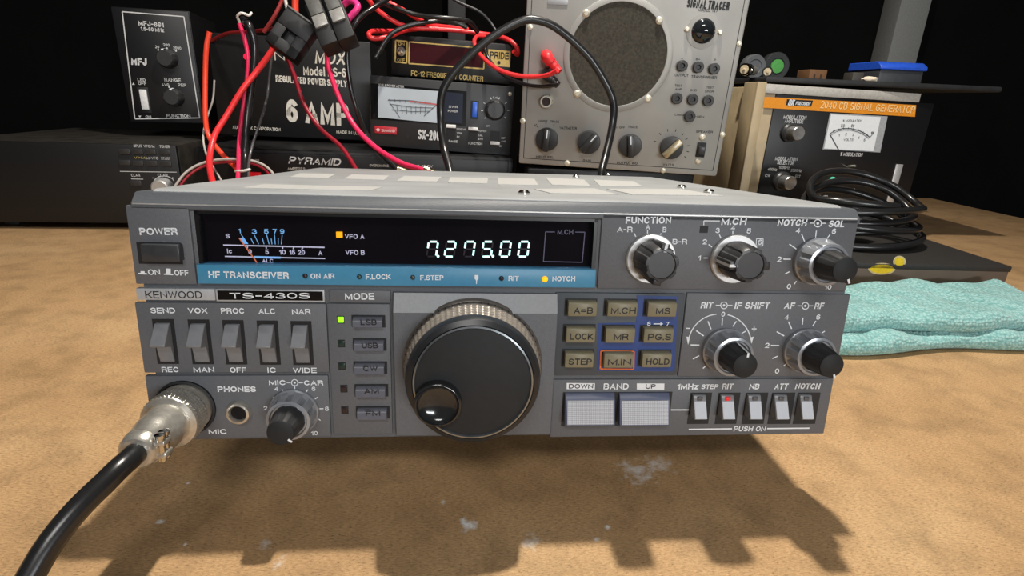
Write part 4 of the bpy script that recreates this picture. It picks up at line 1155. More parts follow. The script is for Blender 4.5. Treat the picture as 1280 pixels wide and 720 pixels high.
# long amplifier-like supply everything stands on
YF = frame((-0.128, 0.424, 0.0), 0, 0, 0)
py = mk(YF, 'bench_supply', 'long low black power supply lying under the smaller boxes right behind the transceiver', 'power supply')
bm = B(); box(bm, -0.178, 0.162, 0.002, 0.29, 0.006, 0.1028, 0.004)
part('case_body', bm, black_case, py)
bm = B(); box(bm, -0.172, 0.156, 0, 0.004, 0.010, 0.099, 0.001)
part('front_panel', bm, black_face, py)
bm = B()
text(bm, YF, 'PYRAMID', 360, 427.6, 201.4, 9, bold=0.03, shear=0.3, slope=3); text(bm, YF, 'AMPERES', 359.4, 381.6, 211, 3.6, slope=0.4)
text(bm, YF, 'OVERCHARGE', 462, 486, 207, 3, slope=0.6, bold=0); text(bm, YF, 'DC 13.8V', 517, 541, 207.8, 3.4, slope=0.4, bold=0); text(bm, YF, 'POWER', 312, 324, 200.6, 3.2, slope=0.4, bold=0)
part('lettering', bm, M('pale_grey_print', (205, 206, 206), 0.5), py)
bm = B(); pbox(bm, YF, 307, 215, 327, 226, -0.003, 0.001, 0.0006, yf=0)
part('rocker_switch', bm, M('lit_red_rocker', (214, 20, 34), 0.35, emit=0.35), py, 'red rocker switch')
for fx in (-0.15, 0.13):
    for fy in (0.03, 0.25):
        bm = B(); box(bm, fx - 0.008, fx + 0.008, fy - 0.008, fy + 0.008, 0, 0.0065, 0.001)
        part('foot', bm, rubber, py)

# wattmeter box at top left
MF = frame((-0.4021, 0.5821, 0.1166), 7.4626, -0.2737, -1.2417)
mj = mk(MF, 'wattmeter', 'black box with white border line, two knobs and pale slide switch, atop second radio', 'meter')
bm = B(); box(bm, -0.0445, 0.0425, 0.001, 0.11, 0, 0.134, 0.002)
part('case_body', bm, black_case, mj)
bm = B(); box(bm, -0.0435, 0.0415, 0, 0.002, 0.001, 0.133, 0.0008)
part('front_panel', bm, black_face, mj)
bm = B()
line(bm, MF, loop_pts([(152.8, 14.6), (229.8, 20.8), (249.6, 147.4), (168.6, 148.6)]), 1.4)
def MT(s, x0, x1, yc, h, sl=0.0, **k): text(bm, MF, s, x0, x1, yc, h, slope=sl, **k)
MT('MFJ-891', 173, 204.6, 30, 6, 2.6, bold=0.03); MT('1.6-60 MHz', 175.8, 205, 36.8, 5, 2.2, bold=0.01); MT('MFJ', 163.4, 184, 77, 9.4, 1.2, bold=0.06, shear=0.1)
MT('20', 194, 199, 58.6, 3.6, 0.4, bold=0); MT('200', 204, 212, 56.2, 3.6, 0.5, bold=0); MT('2000', 216.6, 226.4, 60, 3.6, 0.6, bold=0)
MT('RANGE', 205.4, 226, 100, 4.6, 0.8, bold=0.01); MT('AVG', 202, 211.6, 106, 3.8, 0.5, bold=0); MT('PEP', 222.4, 232.8, 106.4, 3.8, 0.5, bold=0); MT('FUNCTION', 208, 238, 144.8, 4, 0.4, bold=0.01)
MT('LED', 172, 182, 99.8, 3.8, 0.6, bold=0.01); MT('OFF', 172.6, 183, 104.4, 3.8, 0.6, bold=0.01); MT('ON', 182, 189, 146, 3.4, 0.2, bold=0)
poly(bm, MF, [(165, 106), (168.6, 106), (166.8, 103)]); poly(bm, MF, [(173, 144.6), (176.6, 144.6), (174.8, 147.2)])
for q in ((198, 62.4), (208.6, 60.4), (220, 63.6), (211.6, 109)): disc(bm, MF, *q, 1.2)
part('lettering', bm, M('pale_grey_print', (205, 206, 206), 0.5), mj)
plain_knob(MF, 210.6, 73.6, 12.6, 0.014, knob_black, mj, -6, fl=0.05)
plain_knob(MF, 218.8, 122, 12, 0.014, knob_black, mj, 4, fl=0.05)
bm = B(); pbox(bm, MF, 173.6, 109, 187.4, 141, -0.0006, 0.001, 0.0004, yf=0)
q = part('slide_switch', bm, groove, mj)
bm = B(); pbox(bm, MF, 176.4, 112, 185.4, 137, -0.0030, 0.0, 0.0010, yf=0)
part('slider', bm, M('pale_slider', (226, 226, 224), 0.4), q, 'pale slider')

# second transceiver at bottom left
p = at(217, 181.5, 0.475)
OF = frame((p.x - 0.115, 0.475, 0.0), 3.0, 0, 0)
ol = mk(OF, 'shortwave_radio', 'black second radio with rows of small buttons under the white-bordered box at left', 'radio')
hz = p.z
bm = B(); box(bm, -0.115, 0.115, 0.004, 0.22, 0.008, hz, 0.003)
part('case_body', bm, M('dusty_black_case', (40, 36, 31), 0.6, var=0.5, scale=60), ol)
bm = B(); box(bm, -0.114, 0.114, 0, 0.006, 0.008, hz - 0.001, 0.001)
part('front_panel', bm, M('black_radio_panel', (20, 20, 21), 0.45), ol)
bm = B()
def OT(s, x0, x1, yc, h, sl=0.0, **k): text(bm, OF, s, x0, x1, yc, h, slope=sl, **k)
OT('SPLIT', 167, 177.4, 182.4, 3.6, 0.3, bold=0); OT('VFO/M', 179.6, 193.2, 182.8, 3.6, 0.3, bold=0); OT('TUNER', 199.4, 212, 183.2, 3.6, 0.3, bold=0)
OT('V>M', 167.4, 181.4, 197, 3.6, 0.3, bold=0, mi=1); OT('M>VFO', 183.2, 198, 197.6, 3.6, 0.3, bold=0); OT('START', 201.4, 213, 198, 3.6, 0.3, bold=0)
OT('CLAR', 164, 175, 219, 3.8, 0.1, bold=0); OT('CLAR', 197, 209.6, 219, 4, 0.1, bold=0)
line(bm, OF, arc(205, 230, 13.5, 10, -68, 68, 14), 0.9); line(bm, OF, [(190.4, 222.4), (193, 222.4)], 0.8); line(bm, OF, [(214.4, 222.8), (217.4, 222.8)], 0.8); line(bm, OF, [(215.9, 221.4), (215.9, 224.2)], 0.8)
line(bm, OF, [(150, 214.2), (221, 215.2)], 0.8)
line(bm, OF, [(164, 223.6), (179, 224)], 0.9)
part('lettering', bm, [M('pale_grey_print', (205, 206, 206), 0.5), M('yellow_print', (206, 186, 96), 0.5)], ol)
for x0, y0 in ((166, 186.4), (182, 186.6), (199.4, 187), (150, 186), (166.4, 200.6), (184, 201), (201.4, 201.4), (150, 200), (164, 225.4)):
    bm = B(); pbox(bm, OF, x0, y0, x0 + 13.4, y0 + 6.4, -0.0020, 0.001, 0.0005, yf=0)
    part('button', bm, knob_black, ol)
plain_knob(OF, 205, 233.5, 12.4, 0.012, alu_disc, ol, n=48)
for fx in (-0.09, 0.09):
    for fy in (0.03, 0.19):
        bm = B(); box(bm, fx - 0.008, fx + 0.008, fy - 0.008, fy + 0.008, 0, 0.0085, 0.001)
        part('foot', bm, rubber, ol)

# signal generator at right
GF = frame((0.4250 - 0.0005, 0.4681, 0.0022), 4.4283, 0.8306, -0.3589)
ge = mk(GF, 'signal_generator', 'black-faced signal generator with orange title stripe and square meter at right', 'test equipment')
GH = 0.1850
tan = M('tan_case_enamel', (172, 154, 122), 0.5, var=0.08, scale=60)
bm = B(); box(bm, -0.1005, 0.1005, 0.002, 0.22, 0.008, GH, 0.002)
part('case_body', bm, tan, ge)
bm = B(); pbox(bm, GF, 956, 122.6, 1150, 262, 0, 0.004, 0.0006)
part('front_panel', bm, black_face, ge)
bm = B(); pbox(bm, GF, 956.5, 111, 1152, 122.4, -0.001, 0.004, 0.0005)
part('top_bezel', bm, M('pale_bezel_enamel', (184, 181, 174), 0.45), ge, 'pale strip along the top of the front')
bm = B(); poly(bm, GF, [(955.6, 121), (1145, 131.4), (1143.4, 146), (953.6, 134.6)], lift=0.0004)
orng = M('orange_stripe', (232, 148, 34), 0.45, var=0.06)
st = part('title_stripe', bm, orng, ge, 'orange title stripe')
bm = B()
poly(bm, GF, [(983.4, 124), (1016, 125.6), (1013.6, 133), (982, 131.4)], lift=0.0006)
text(bm, GF, 'BK', 984.6, 993, 128.2, 6.6, mi=1, lift=0.0009, bold=0.05, shear=0.2, slope=0.5); text(bm, GF, 'PRECISION', 994, 1012.6, 129.4, 3.8, mi=1, lift=0.0009, bold=0.02, shear=0.15, slope=1.0)
text(bm, GF, '2040 CB SIGNAL GENERATOR', 1025.6, 1143, 134, 7.6, mi=2, lift=0.0007, bold=-0.012, slope=6.6)
part('lettering', bm, [black_ink, white_ink, M('pale_orange_print', (250, 214, 150), 0.5)], st)
bm = B()
def GT(s, x0, x1, yc, h, sl=0.0, **k): text(bm, GF, s, x0, x1, yc, h, slope=sl, lift=0.0003, **k)
GT('MODULATION', 979.4, 1007.8, 146.6, 4.2, 1.2, bold=0); GT('AMPLITUDE', 980.8, 1004, 151.4, 4.2, 1.2, bold=0); GT('MODULATION', 969, 996.6, 198.6, 4.2, 1.2, bold=0); GT('SELECTOR', 971.4, 992.6, 203.4, 4.2, 1.0, bold=0)
GT('1000Hz', 973.6, 986.8, 209.4, 3.2, 0.6, bold=0); GT('400Hz', 959.6, 971, 211.6, 3.2, 0.5, bold=0); GT('2500Hz', 988.4, 1001.6, 213, 3.2, 0.6, bold=0); GT('CW', 956.4, 962.4, 219.4, 3.4, 0.2, bold=0); GT('EXT', 994, 1000.4, 220.4, 3.2, 0.3, bold=0)
GT('% MODULATION', 1050.4, 1078, 193, 4, 1.2, bold=0); GT('METER FUNCTION', 1033, 1068, 237, 4.2, 1.6, bold=0); GT('% MOD', 1023, 1034.4, 246, 3.8, 0.4, bold=0)
part('lettering', bm, M('pale_grey_print', (205, 206, 206), 0.5), ge)
def silver_knob(fr, px, py, parent):
    c = fr.p(px, py); k = fr.k(px, py)
    bm = B(); lathe(bm, c.x, c.z, [(10.5 * k, 0), (10.5 * k, -0.004), (9 * k, -0.006)], 40)
    o = part('knob', bm, knob_black, parent)
    bm = B(); lathe(bm, c.x, c.z, [(7.6 * k, -0.004), (7.4 * k, -0.019), (6.8 * k, -0.0198), (1.0 * k, -0.0196)], 40)
    part('knob_cap', bm, M('spun_aluminium', (196, 196, 194), 0.3, 0.9), o)
silver_knob(GF, 985.6, 165.6, ge); silver_knob(GF, 976, 226, ge)
bm = B(); poly(bm, GF, [(1037.2, 141.4), (1109.4, 145.4), (1100, 190.6), (1028, 186.6)], lift=0.0003)
fr_ = part('meter_frame', bm, M('clear_meter_frame', (168, 172, 176), 0.2), ge)
bm = B(); poly(bm, GF, [(1038.4, 143), (1100.6, 146.4), (1091.4, 189), (1029.6, 185.6)], lift=0.0006)
dl = part('meter_dial', bm, M('white_dial_card', (222, 226, 228), 0.4, emit=0.12, var=0.03), ge, 'white meter dial')
bm = B()
L2 = 0.0009
line(bm, GF, [(1037, 167), (1044, 162.6), (1053, 160.6), (1063, 160.6), (1073, 163), (1081, 167), (1086.6, 171.4)], 1.0, lift=L2)
line(bm, GF, [(1038, 169), (1045, 164.4), (1053.6, 162.6), (1063, 162.6), (1072, 165), (1080, 169), (1085.4, 173)], 0.6, lift=L2)
for q in ((1041, 163.2), (1047.4, 160.6), (1053.6, 159.2), (1060, 159), (1066.4, 159.6), (1072.6, 161.4), (1078.6, 164.2), (1084, 167.8)): line(bm, GF, [q, (q[0] * 0.96 + 1060 * 0.04, q[1] + 2.4)], 0.7, lift=L2)
line(bm, GF, [(1036.6, 167.6), (1047.6, 187)], 1.1, lift=L2)
line(bm, GF, [(1086.6, 171.8), (1090, 167.6)], 0.7, lift=L2)
text(bm, GF, '50', 1050.6, 1055.4, 157, 3.2, lift=L2, bold=0); text(bm, GF, '80', 1063.4, 1067.4, 157, 3.2, lift=L2, bold=0); text(bm, GF, '100', 1088, 1092, 166, 3, lift=L2, bold=0)
for s, x, y in (('1', 1048, 169), ('2', 1057, 167.6), ('3', 1066, 168.4), ('4', 1073, 171.6), ('5', 1080, 175)): text(bm, GF, s, x - 1, x + 1, y, 2.8, lift=L2, bold=0)
text(bm, GF, 'VOLTS', 1054, 1066, 174.6, 2.6, lift=L2, bold=0); text(bm, GF, '% MODULATION', 1053, 1077, 150.6, 2.2, lift=L2, bold=0)
part('dial_scale', bm, M('grey_dial_print', (70, 74, 80), 0.5), dl)
for q, m in (((1040, 225), M('dim_green_lamp', (86, 190, 150), 0.3, emit=0.25)), ((1066.8, 226.6), M('dim_orange_lamp', (236, 140, 50), 0.3, emit=0.4))):
    c = GF.p(*q); k = GF.k(*q)
    bm = B(); lathe(bm, c.x, c.z, [(3.6 * k, 0), (3.6 * k, -0.002), (2.4 * k, -0.004), (0.6 * k, -0.0046)], 24)
    part('indicator_lamp', bm, m, ge)
bm = B(); c = GF.p(1058, 209); tube(bm, [(c.x, 0, c.z), (c.x, -0.006, c.z + 0.002), (c.x + 0.002, -0.012, c.z + 0.003)], 0.0014, 10)
part('toggle_lever', bm, nickel, ge)
bm = B(); pbox(bm, GF, 1112.5, 205, 1121, 262, -0.001, 0.002, 0.0004, yf=0)
part('side_flange', bm, alu_disc, ge)
for fx in (-0.08, 0.08):
    for fy in (0.03, 0.19):
        bm = B(); box(bm, fx - 0.008, fx + 0.008, fy - 0.008, fy + 0.008, 0, 0.0085, 0.001)
        part('foot', bm, rubber, ge)

# tan cover standing between tracer and generator
CY = 0.425
a, b = at(948, 102, CY), at(958, 103, CY)
bm = B()
box(bm, 0, b.x - a.x, 0, 0.034, 0, a.z, 0.0012)
box(bm, -0.0006, b.x - a.x + 0.0004, -0.001, 0.003, 0.0005, a.z - 0.0003, 0.0006)
tp = thing('metal_cover', 'tan sheet metal cover standing on edge between grey tracer and orange-striped generator', 'cover', Matrix.Translation((a.x, CY, 0)) @ Matrix.Rotation(R(-1.5), 4, 'Z'))
part('cover_sheet', bm, tan, tp)

# black board across the generator with small connectors on it
BY = 0.470
g0 = at(958, 98, BY)
bm = B(); box(bm, g0.x, g0.x + 0.30, BY, 0.72, GH + 0.0080, at(1010, 97.6, BY).z, 0.002)
zs = at(1010, 97.6, BY).z
bx = (g0.x + 0.15)
bm.transform(Matrix.Translation((-bx, -0.6, -GH - 0.0058)))
tb = thing('shelf_board', 'black painted board lying flat on the signal generator', 'board', Matrix.Translation((bx, 0.6, GH + 0.0058)))
part('board', bm, M('black_board_paint', (34, 35, 37), 0.6, var=0.2, scale=150), tb)
def lay(px, py, Y, ang, name, label, scale=1.0, green=False):     # coax plug lying on the board
    p = at(px, py, Y)
    o = thing(name, label, 'plug', Matrix.Translation((p.x, Y, zs + 0.0072 * scale)) @ Matrix.Rotation(R(ang), 4, 'Z') @ Matrix.Scale(scale, 4))
    bm = B(); lathe(bm, 0, 0, [(0.0070, 0), (0.0072, 0.001), (0.0072, 0.010), (0.0064, 0.011)], 40, mod=lambda a, i: 1 - 0.03 * (math.cos(20 * a) > 0) * (i in (1, 2)))
    part('coupling_ring', bm, chrome, o)
    bm = B(); lathe(bm, 0, 0, [(0.0050, -0.0006), (0.0050, 0.0004), (0.0014, 0.0004), (0.0014, -0.004)], 24)
    part('centre_pin', bm, M('cream_insulator', (196, 180, 150), 0.5), o)
    bm = B(); lathe(bm, 0, 0, [(0.0054, 0.009), (0.0054, 0.024), (0.0046, 0.027), (0.0040, 0.028)], 32)
    part('barrel', bm, M('green_plastic', (70, 150, 66), 0.5) if green else nickel, o)
lay(930, 89, 0.487, -52, 'coaxial_plug', 'nickel coaxial plug lying beside the grey tracer on the black board')
lay(960, 86, 0.492, -25, 'coaxial_plug', 'small chrome plug with green barrel on the black board', 0.85, True)
def wheel(px, py, r, Y, m, name, label, cat, hub=None):
    p = at(px, py, Y); k = r * (at(px + 1, py, Y) - p).length
    o = thing(name, label, cat, Matrix.Translation((p.x, Y, zs + k)))
    bm = B(); lathe(bm, 0, 0, [(k * 0.96, 0.014), (k, 0.012), (k, 0.002), (k * 0.93, 0), (k * 0.6, 0.0002), (k * 0.55, 0.001), (k * 0.3, 0.001)], 48)
    part('disc', bm, m, o)
    if hub:
        bm = B(); lathe(bm, 0, 0, [(k * 0.5, 0.004), (k * 0.48, -0.001), (k * 0.2, -0.0012)], 32)
        part('hub', bm, hub, o)
wheel(945, 78, 14, 0.545, M('grey_reel_plastic', (84, 86, 90), 0.6), 'reel', 'grey round reel standing behind the nickel coaxial plug', 'reel')
wheel(971, 86, 16, 0.56, M('charcoal_reel_plastic', (36, 38, 40), 0.6), 'reel', 'charcoal round reel with green hub behind the small chrome plug', 'reel', M('green_plastic', (70, 150, 66), 0.5))
def block(px0, px1, py, Y, d, m, name, label, cat, bev=0.001):
    a, b = at(px0, py, Y), at(px1, py, Y)
    o = thing(name, label, cat, Matrix.Translation(((a.x + b.x) / 2, Y + d / 2, zs)))
    w = (b.x - a.x) / 2
    bm = B(); box(bm, -w, w, -d / 2, d / 2, 0, max(at((px0 + px1) / 2, py, Y).z - zs, 0.004), bev)
    part('body', bm, m, o)
    return o
wk = block(1013, 1035, 87, 0.56, 0.03, M('brown_wood', (112, 78, 48), 0.7, scale=80), 'wood_block', 'small brown wooden block on the black board', 'block')
for dx in (-0.005, 0.004):
    bm = B(); box(bm, dx - 0.001, dx + 0.001, -0.0156, -0.0146, 0.002, 0.010)
    part('slot', bm, M('dark_wood_slot', (60, 42, 28), 0.8), wk)
block(1067, 1081, 90.5, 0.56, 0.02, M('dim_grey_plastic', (70, 66, 60), 0.6), 'plastic_block', 'dim grey little block near the white scrap on the board', 'block')
p = at(1088, 98.6, 0.487)
bm = B()
sp = bmesh.ops.create_icosphere(bm, subdivisions=3, radius=1.0)
for v in bm.verts:
    n = 1 + 0.18 * math.sin(v.co.x * 6 + 1) * math.cos(v.co.z * 5) + 0.1 * math.sin(v.co.y * 9)
    v.co = Vector((v.co.x * 0.0088 * n, v.co.y * 0.006, max(v.co.z, -0.8) * 0.0034 * n))
o = part('putty_scrap', bm, M('offwhite_putty', (232, 214, 190), 0.8, var=0.1))
o.location = (p.x, 0.488, zs + 0.0026)
tag(o, 'off-white scrap of putty on the front edge of the black board', 'scrap')
a, b = at(1101, 84, 0.60), at(1160, 84, 0.60)
tubt = thing('storage_tub', 'dark grey tub with bright blue lid at the far right of the board', 'tub', Matrix.Translation(((a.x + b.x) / 2, 0.635, zs)))
w = (b.x - a.x) / 2
hb = at(1110, 86, 0.60).z - zs
bm = B(); box(bm, -w * 0.95, w * 0.95, -0.033, 0.033, 0, hb, 0.003)
part('tub_body', bm, M('dark_grey_tub', (58, 60, 64), 0.5), tubt)
bm = B(); prism_x(bm, [(-0.036, hb - 0.001), (-0.036, hb + 0.004), (-0.026, hb + 0.010), (0.036, hb + 0.010), (0.036, hb - 0.001)], -w, w, 0.001)
part('tub_lid', bm, M('bright_blue_lid', (44, 92, 214), 0.4), tubt, 'bright blue lid')
a, b = at(1113, 60, 0.90), at(1150, 60, 0.90)
bm = B(); box(bm, a.x, b.x, 0.90, 0.9495, -0.8, 0.62, 0.002)
tag(part('trim_1', bm, M('grey_post_paint', (112, 114, 112), 0.7)), 'pale grey upright post against the black wall', 'post', kind='structure')
bm = B(); box(bm, at(560, 10, 0.90).x, at(582, 10, 0.90).x, 0.89, 0.9495, -0.8, 0.62, 0.002)
tag(part('trim_2', bm, M('charcoal_post_paint', (44, 44, 46), 0.7)), 'charcoal upright post against the black wall', 'post', kind='structure')

# ------------------------------------------------------------------ right-hand clutter on the bench
# teal towel, folded
def towel():
    o = thing('towel', 'teal microfibre towel folded on the bench to the right of the transceiver', 'towel', Matrix.Translation((0.30, 0.19, 0)))
    m = bpy.data.materials.new('teal_terry')
    m.use_nodes = True
    nt = m.node_tree
    b = nt.nodes['Principled BSDF']
    tc = nt.nodes.new('ShaderNodeTexCoord')
    v = nt.nodes.new('ShaderNodeTexVoronoi')
    v.inputs['Scale'].default_value = 420
    v.inputs['Randomness'].default_value = 0.6
    r = nt.nodes.new('ShaderNodeValToRGB')
    r.color_ramp.elements[0].position, r.color_ramp.elements[0].color = 0.1, (*lin((170, 212, 208)), 1)
    r.color_ramp.elements[1].position, r.color_ramp.elements[1].color = 0.75, (*lin((110, 166, 164)), 1)
    bp = nt.nodes.new('ShaderNodeBump')
    bp.invert = True
    bp.inputs['Strength'].default_value = 1.0
    bp.inputs['Distance'].default_value = 0.0012
    nt.links.new(tc.outputs['Object'], v.inputs['Vector'])
    nt.links.new(v.outputs['Distance'], r.inputs[0])
    nt.links.new(r.outputs[0], b.inputs['Base Color'])
    nt.links.new(v.outputs['Distance'], bp.inputs['Height'])
    nt.links.new(bp.outputs[0], b.inputs['Normal'])
    b.inputs['Roughness'].default_value = 0.95
    b.inputs['Sheen Weight'].default_value = 0.3
    for layer, (z0, z1, inset, name) in enumerate(((0.0, 0.013, 0.0, 'lower_fold'), (0.011, 0.026, 0.010, 'upper_fold'))):
        bm = B()
        nx, ny = 70, 46
        x0, x1, y0, y1 = -0.115 + inset * 0.6, 0.16, -0.048 + inset, 0.050 - inset * 0.3
        def P(i, j, top):
            u, v_ = i / nx, j / ny
            x = x0 + (x1 - x0) * u
            y = y0 + (y1 - y0) * v_ + 0.06 * x
            e = min(u, 1 - u) * (x1 - x0), min(v_, 1 - v_) * (y1 - y0)
            d = min(1.0, min(e) / 0.009)
            rnd = math.sqrt(max(0, 1 - (1 - d) ** 2))
            wob = 0.0022 * math.sin(x * 60 + layer) * math.cos(y * 75) + 0.0014 * math.sin(x * 140 + y * 90)
            y += 0.004 * math.sin(x * 45 + layer * 2) * (1 - v_)
            mid = (z0 + z1) / 2
            if top: z = mid + (z1 - mid + wob + 0.0005 * math.sin(x * 1500) * math.sin(y * 1500)) * rnd
            else: z = mid - (mid - z0) * rnd + (wob * 0.0)
            return (x, y, z)
        up = [[bm.verts.new(P(i, j, True)) for j in range(ny + 1)] for i in range(nx + 1)]
        lo = [[(up[i][j] if i in (0, nx) or j in (0, ny) else bm.verts.new(P(i, j, False))) for j in range(ny + 1)] for i in range(nx + 1)]
        for i in range(nx):
            for j in range(ny):
                bm.faces.new((up[i][j], up[i + 1][j], up[i + 1][j + 1], up[i][j + 1]))
                bm.faces.new((lo[i][j], lo[i][j + 1], lo[i + 1][j + 1], lo[i + 1][j]))
        part(name, bm, m, o, angle=80)
towel()
# flat dark box with yellow oval stickers, coil of cable on it
BF = frame((0.36, 0.258, 0.0), -2, 0, 0)
fb = mk(BF, 'flat_box', 'flat brown box with yellow oval stickers behind the teal towel', 'box')
bm = B(); box(bm, -0.125, 0.12, 0, 0.15, 0, 0.034, 0.0015)
part('box_body', bm, M('brown_card', (96, 82, 70), 0.6, var=0.12, scale=40), fb)
bm = B(); box(bm, -0.126, 0.121, -0.0005, 0.1505, 0.0300, 0.0355, 0.001)
part('box_lid', bm, M('dark_grey_card', (44, 42, 40), 0.6), fb)
for cx, cy, rx in ((1102, 336, 17), (1124, 327, 8)):
    bm = B(); poly(bm, BF, arc(cx, cy, rx, 7.4, 0, 345, 23), lift=0.0003)
    s_ = part('oval_sticker', bm, M('cream_sticker_edge', (222, 200, 150), 0.5), fb)
    bm = B(); poly(bm, BF, arc(cx, cy, rx - 2, 5.6, 0, 345, 23), lift=0.0005)
    part('sticker_print', bm, M('yellow_sticker', (240, 204, 22), 0.5), s_, 'yellow oval sticker')
bm = B(); a = Vector((0.262, 0.264, 0.0358))
v = [a, a + Vector((0.032, 0.002, 0)), a + Vector((0.030, 0.022, 0.0)), a + Vector((-0.002, 0.020, 0.0))]
lo = [bm.verts.new(p) for p in v]; hi = [bm.verts.new(p + Vector((0, 0, 0.0004))) for p in v]
bm.faces.new(hi); bm.faces.new(lo[::-1])
for i in range(4): bm.faces.new((lo[i], lo[(i + 1) % 4], hi[(i + 1) % 4], hi[i]))
tag(part('paper_slip', bm, M('white_paper', (236, 236, 232), 0.7), None), 'white slip of paper on the brown box beside the coiled black cable', 'paper')
coil = B()
cc = Vector((0.382, 0.335, 0.0407))
pts = []
for i in range(5 * 16 + 8):
    t = i / 16 * 2 * math.pi + 2.2
    lap = i / 16
    rr = 0.056 + 0.007 * math.sin(lap * 2.9) + 0.004 * math.sin(t * 0.5)
    x, y = rr * math.cos(t), rr * 0.62 * math.sin(t)
    pts.append(cc + Vector((x + 0.004 * math.sin(lap * 4), y, 0.0 + 0.0072 * lap + 0.05 * max(0, math.sin(t)) * (0.12 + 0.10 * lap) + 0.003 * math.sin(t + lap * 2))))
tube(coil, pts, 0.0036, 12, 5)
cb = thing('cable_coil', 'coil of thick black cable lying on the brown box in front of the generator', 'cable', Matrix.Translation(cc))
coil.transform(Matrix.Translation(-cc))
part('cable', coil, black_cable, cb)
bm = B(); obox(bm, Matrix.Translation((0.004, 0.004, 0.012)) @ Matrix.Rotation(0.5, 4, 'Z') @ Matrix.Rotation(0.15, 4, 'Y'), 0.034, 0.022, 0.017, 0.003)
part('plug_body', bm, M('grey_black_plug', (52, 52, 54), 0.45), cb)

# ------------------------------------------------------------------ loose cables behind and above the transceiver
def cable(name, label, pts, r, m, cat='cable', group=None, n=10):
    P = [at(*p) if len(p) == 3 else Vector(p[:3]) for p in pts]
    c = P[0].copy()
    bm = B(); tube(bm, [p - c for p in P], r, n)
    o = part(name, bm, m, None, angle=80)
    o.location = c
    return tag(o, label, cat, group)
W = lambda x, y, z: (x, y, z, 0)
cable('black_cable', 'thick black cable arching high from behind the transceiver across the grey tracer', [(564, 232, .262), (562, 212, .272), (555, 185, .29), (551, 150, .30), (553, 115, .30), (572, 85, .30), (610, 50, .30), (650, 27, .30), (675, 26, .30), (700, 38, .30), (735, 70, .30), (757, 104, .30), (767, 130, .30), (765, 160, .295), (757, 195, .28), (752, 215, .268), (750, 236, .262)], 0.0033, black_cable, n=14)
cable('red_cable', 'orange-red cable dropping left of the power supply and curving to the white tie', [(262, 40, .43), (258, 60, .43), (256.5, 100, .43), (257, 150, .425), (262, 172, .42), (278, 193, .41), (296, 211, .40), (306, 226, .385)], 0.0025, orange_cable)
cable('red_cable', 'bright red cable slanting down left from behind the black plug housing', [(352, 40, .40), (340, 63, .40), (322, 88, .40), (303, 112, .395), (283, 145, .39), (268, 170, .38), (262, 198, .36), (264, 220, .33), (270, 240, .30)], 0.0028, red_cable)
cable('red_cable', 'thin pinkish cable running beside the thick black one in front of the red lamp', [(299, 29, .42), (306, 50, .42), (310, 75, .42), (307.5, 110, .42), (302.5, 145, .415), (299, 175, .405), (298, 205, .365), (297, 232, .32)], 0.0020, pink_cable)
cable('black_cable', 'thick black cable hanging from the white tie in front of the power supply', [(304, 25, .415), (311, 32, .405), (318, 55, .405), (317, 85, .405), (312, 125, .405), (308, 165, .395), (306, 200, .385), (305, 232, .345)], 0.0038, black_cable)
cable('black_cable', 'thin shiny black wire just right of the thick hanging black cable', [(345, 50, .43), (339, 75, .43), (334, 120, .43), (326, 150, .40), (316, 180, .388), (311, 205, .368), (312, 234, .318)], 0.0013, M('shiny_grey_wire', (84, 84, 86), 0.25))
cable('red_cable', 'dark red wire passing down across the big white lettering', [(352, 42, .42), (357, 65, .42), (368, 95, .42), (380, 130, .415), (400, 160, .405), (425, 182, .39), (440, 203, .37), (450, 222, .345)], 0.0021, dark_red_cable)
cable('red_cable', 'vivid pink cable running from the plug pair down to the brass lugs', [(408, 60, .41), (411, 85, .41), (424, 122, .405), (443, 157, .395), (468, 183, .375), (500, 203, .345), (524, 211, .32), (538, 216, .30)], 0.0025, pink_cable)
cable('red_cable', 'red cable hanging behind the black plug housing from above', [(372, -25, .42), (369, 0, .42), (369, 25, .42), (366, 45, .425)], 0.0032, orange_cable)
cable('red_cable', 'pink hooked cable end at the right of the plug pair', [(425, 35, .40), (437, 22, .40), (447, 10, .40), (444, 3, .405), (436, 1, .41), (428, 8, .415)], 0.0030, M('hot_pink_sheath', (240, 62, 140), 0.35))
cable('black_cable', 'black cable looping down between the lettered supply and the power meter', [(520, -30, .46), (490, -5, .43), (468, 9, .41), (448, 24, .40), (437, 45, .40), (434, 72, .40), (438, 108, .40), (446, 137, .40), (458, 168, .408), (474, 190, .402), (492, 208, .385), (500, 220, .37)], 0.0024, black_cable)
cable('black_cable', 'black cable sloping across above the gold-trimmed counter', [(455, -14, .445), (478, 3, .442), (500, 12, .436), (523, 19, .434), (550, 22, .43), (575, 24, .435), (588, 28, .44), (597, 40, .452)], 0.0024, black_cable)
cable('black_cable', 'black cable lying bent on the top left corner of the counter', [(470, 72, .42), (487, 45, .428), (505, 34, .432), (530, 28, .436), (556, 26.5, .442), (574, 30, .446), (584, 35, .447)], 0.0024, black_cable)
cable('black_cable', 'thin dark wire high up behind the counter', [(548, -14, .50), (572, 2, .50), (598, 14, .50), (612, 27, .50), (622, 42, .495)], 0.0017, M('dark_grey_wire', (48, 48, 50), 0.4))
cable('red_cable', 'red lead sloping down onto the counter from upper left', [(440, -30, .43), (460, -2, .43), (468, 9, .435), (485, 22, .44), (504, 32, .442), (520, 35, .437), (548, 36, .440)], 0.0023, red_cable)
cable('red_cable', 'red lead behind the sloping black cable above the counter', [(462, -22, .45), (482, 0, .45), (500, 10, .45), (520, 22, .455), (538, 31, .465), (560, 34, .48), (585, 37, .49)], 0.0023, red_cable)
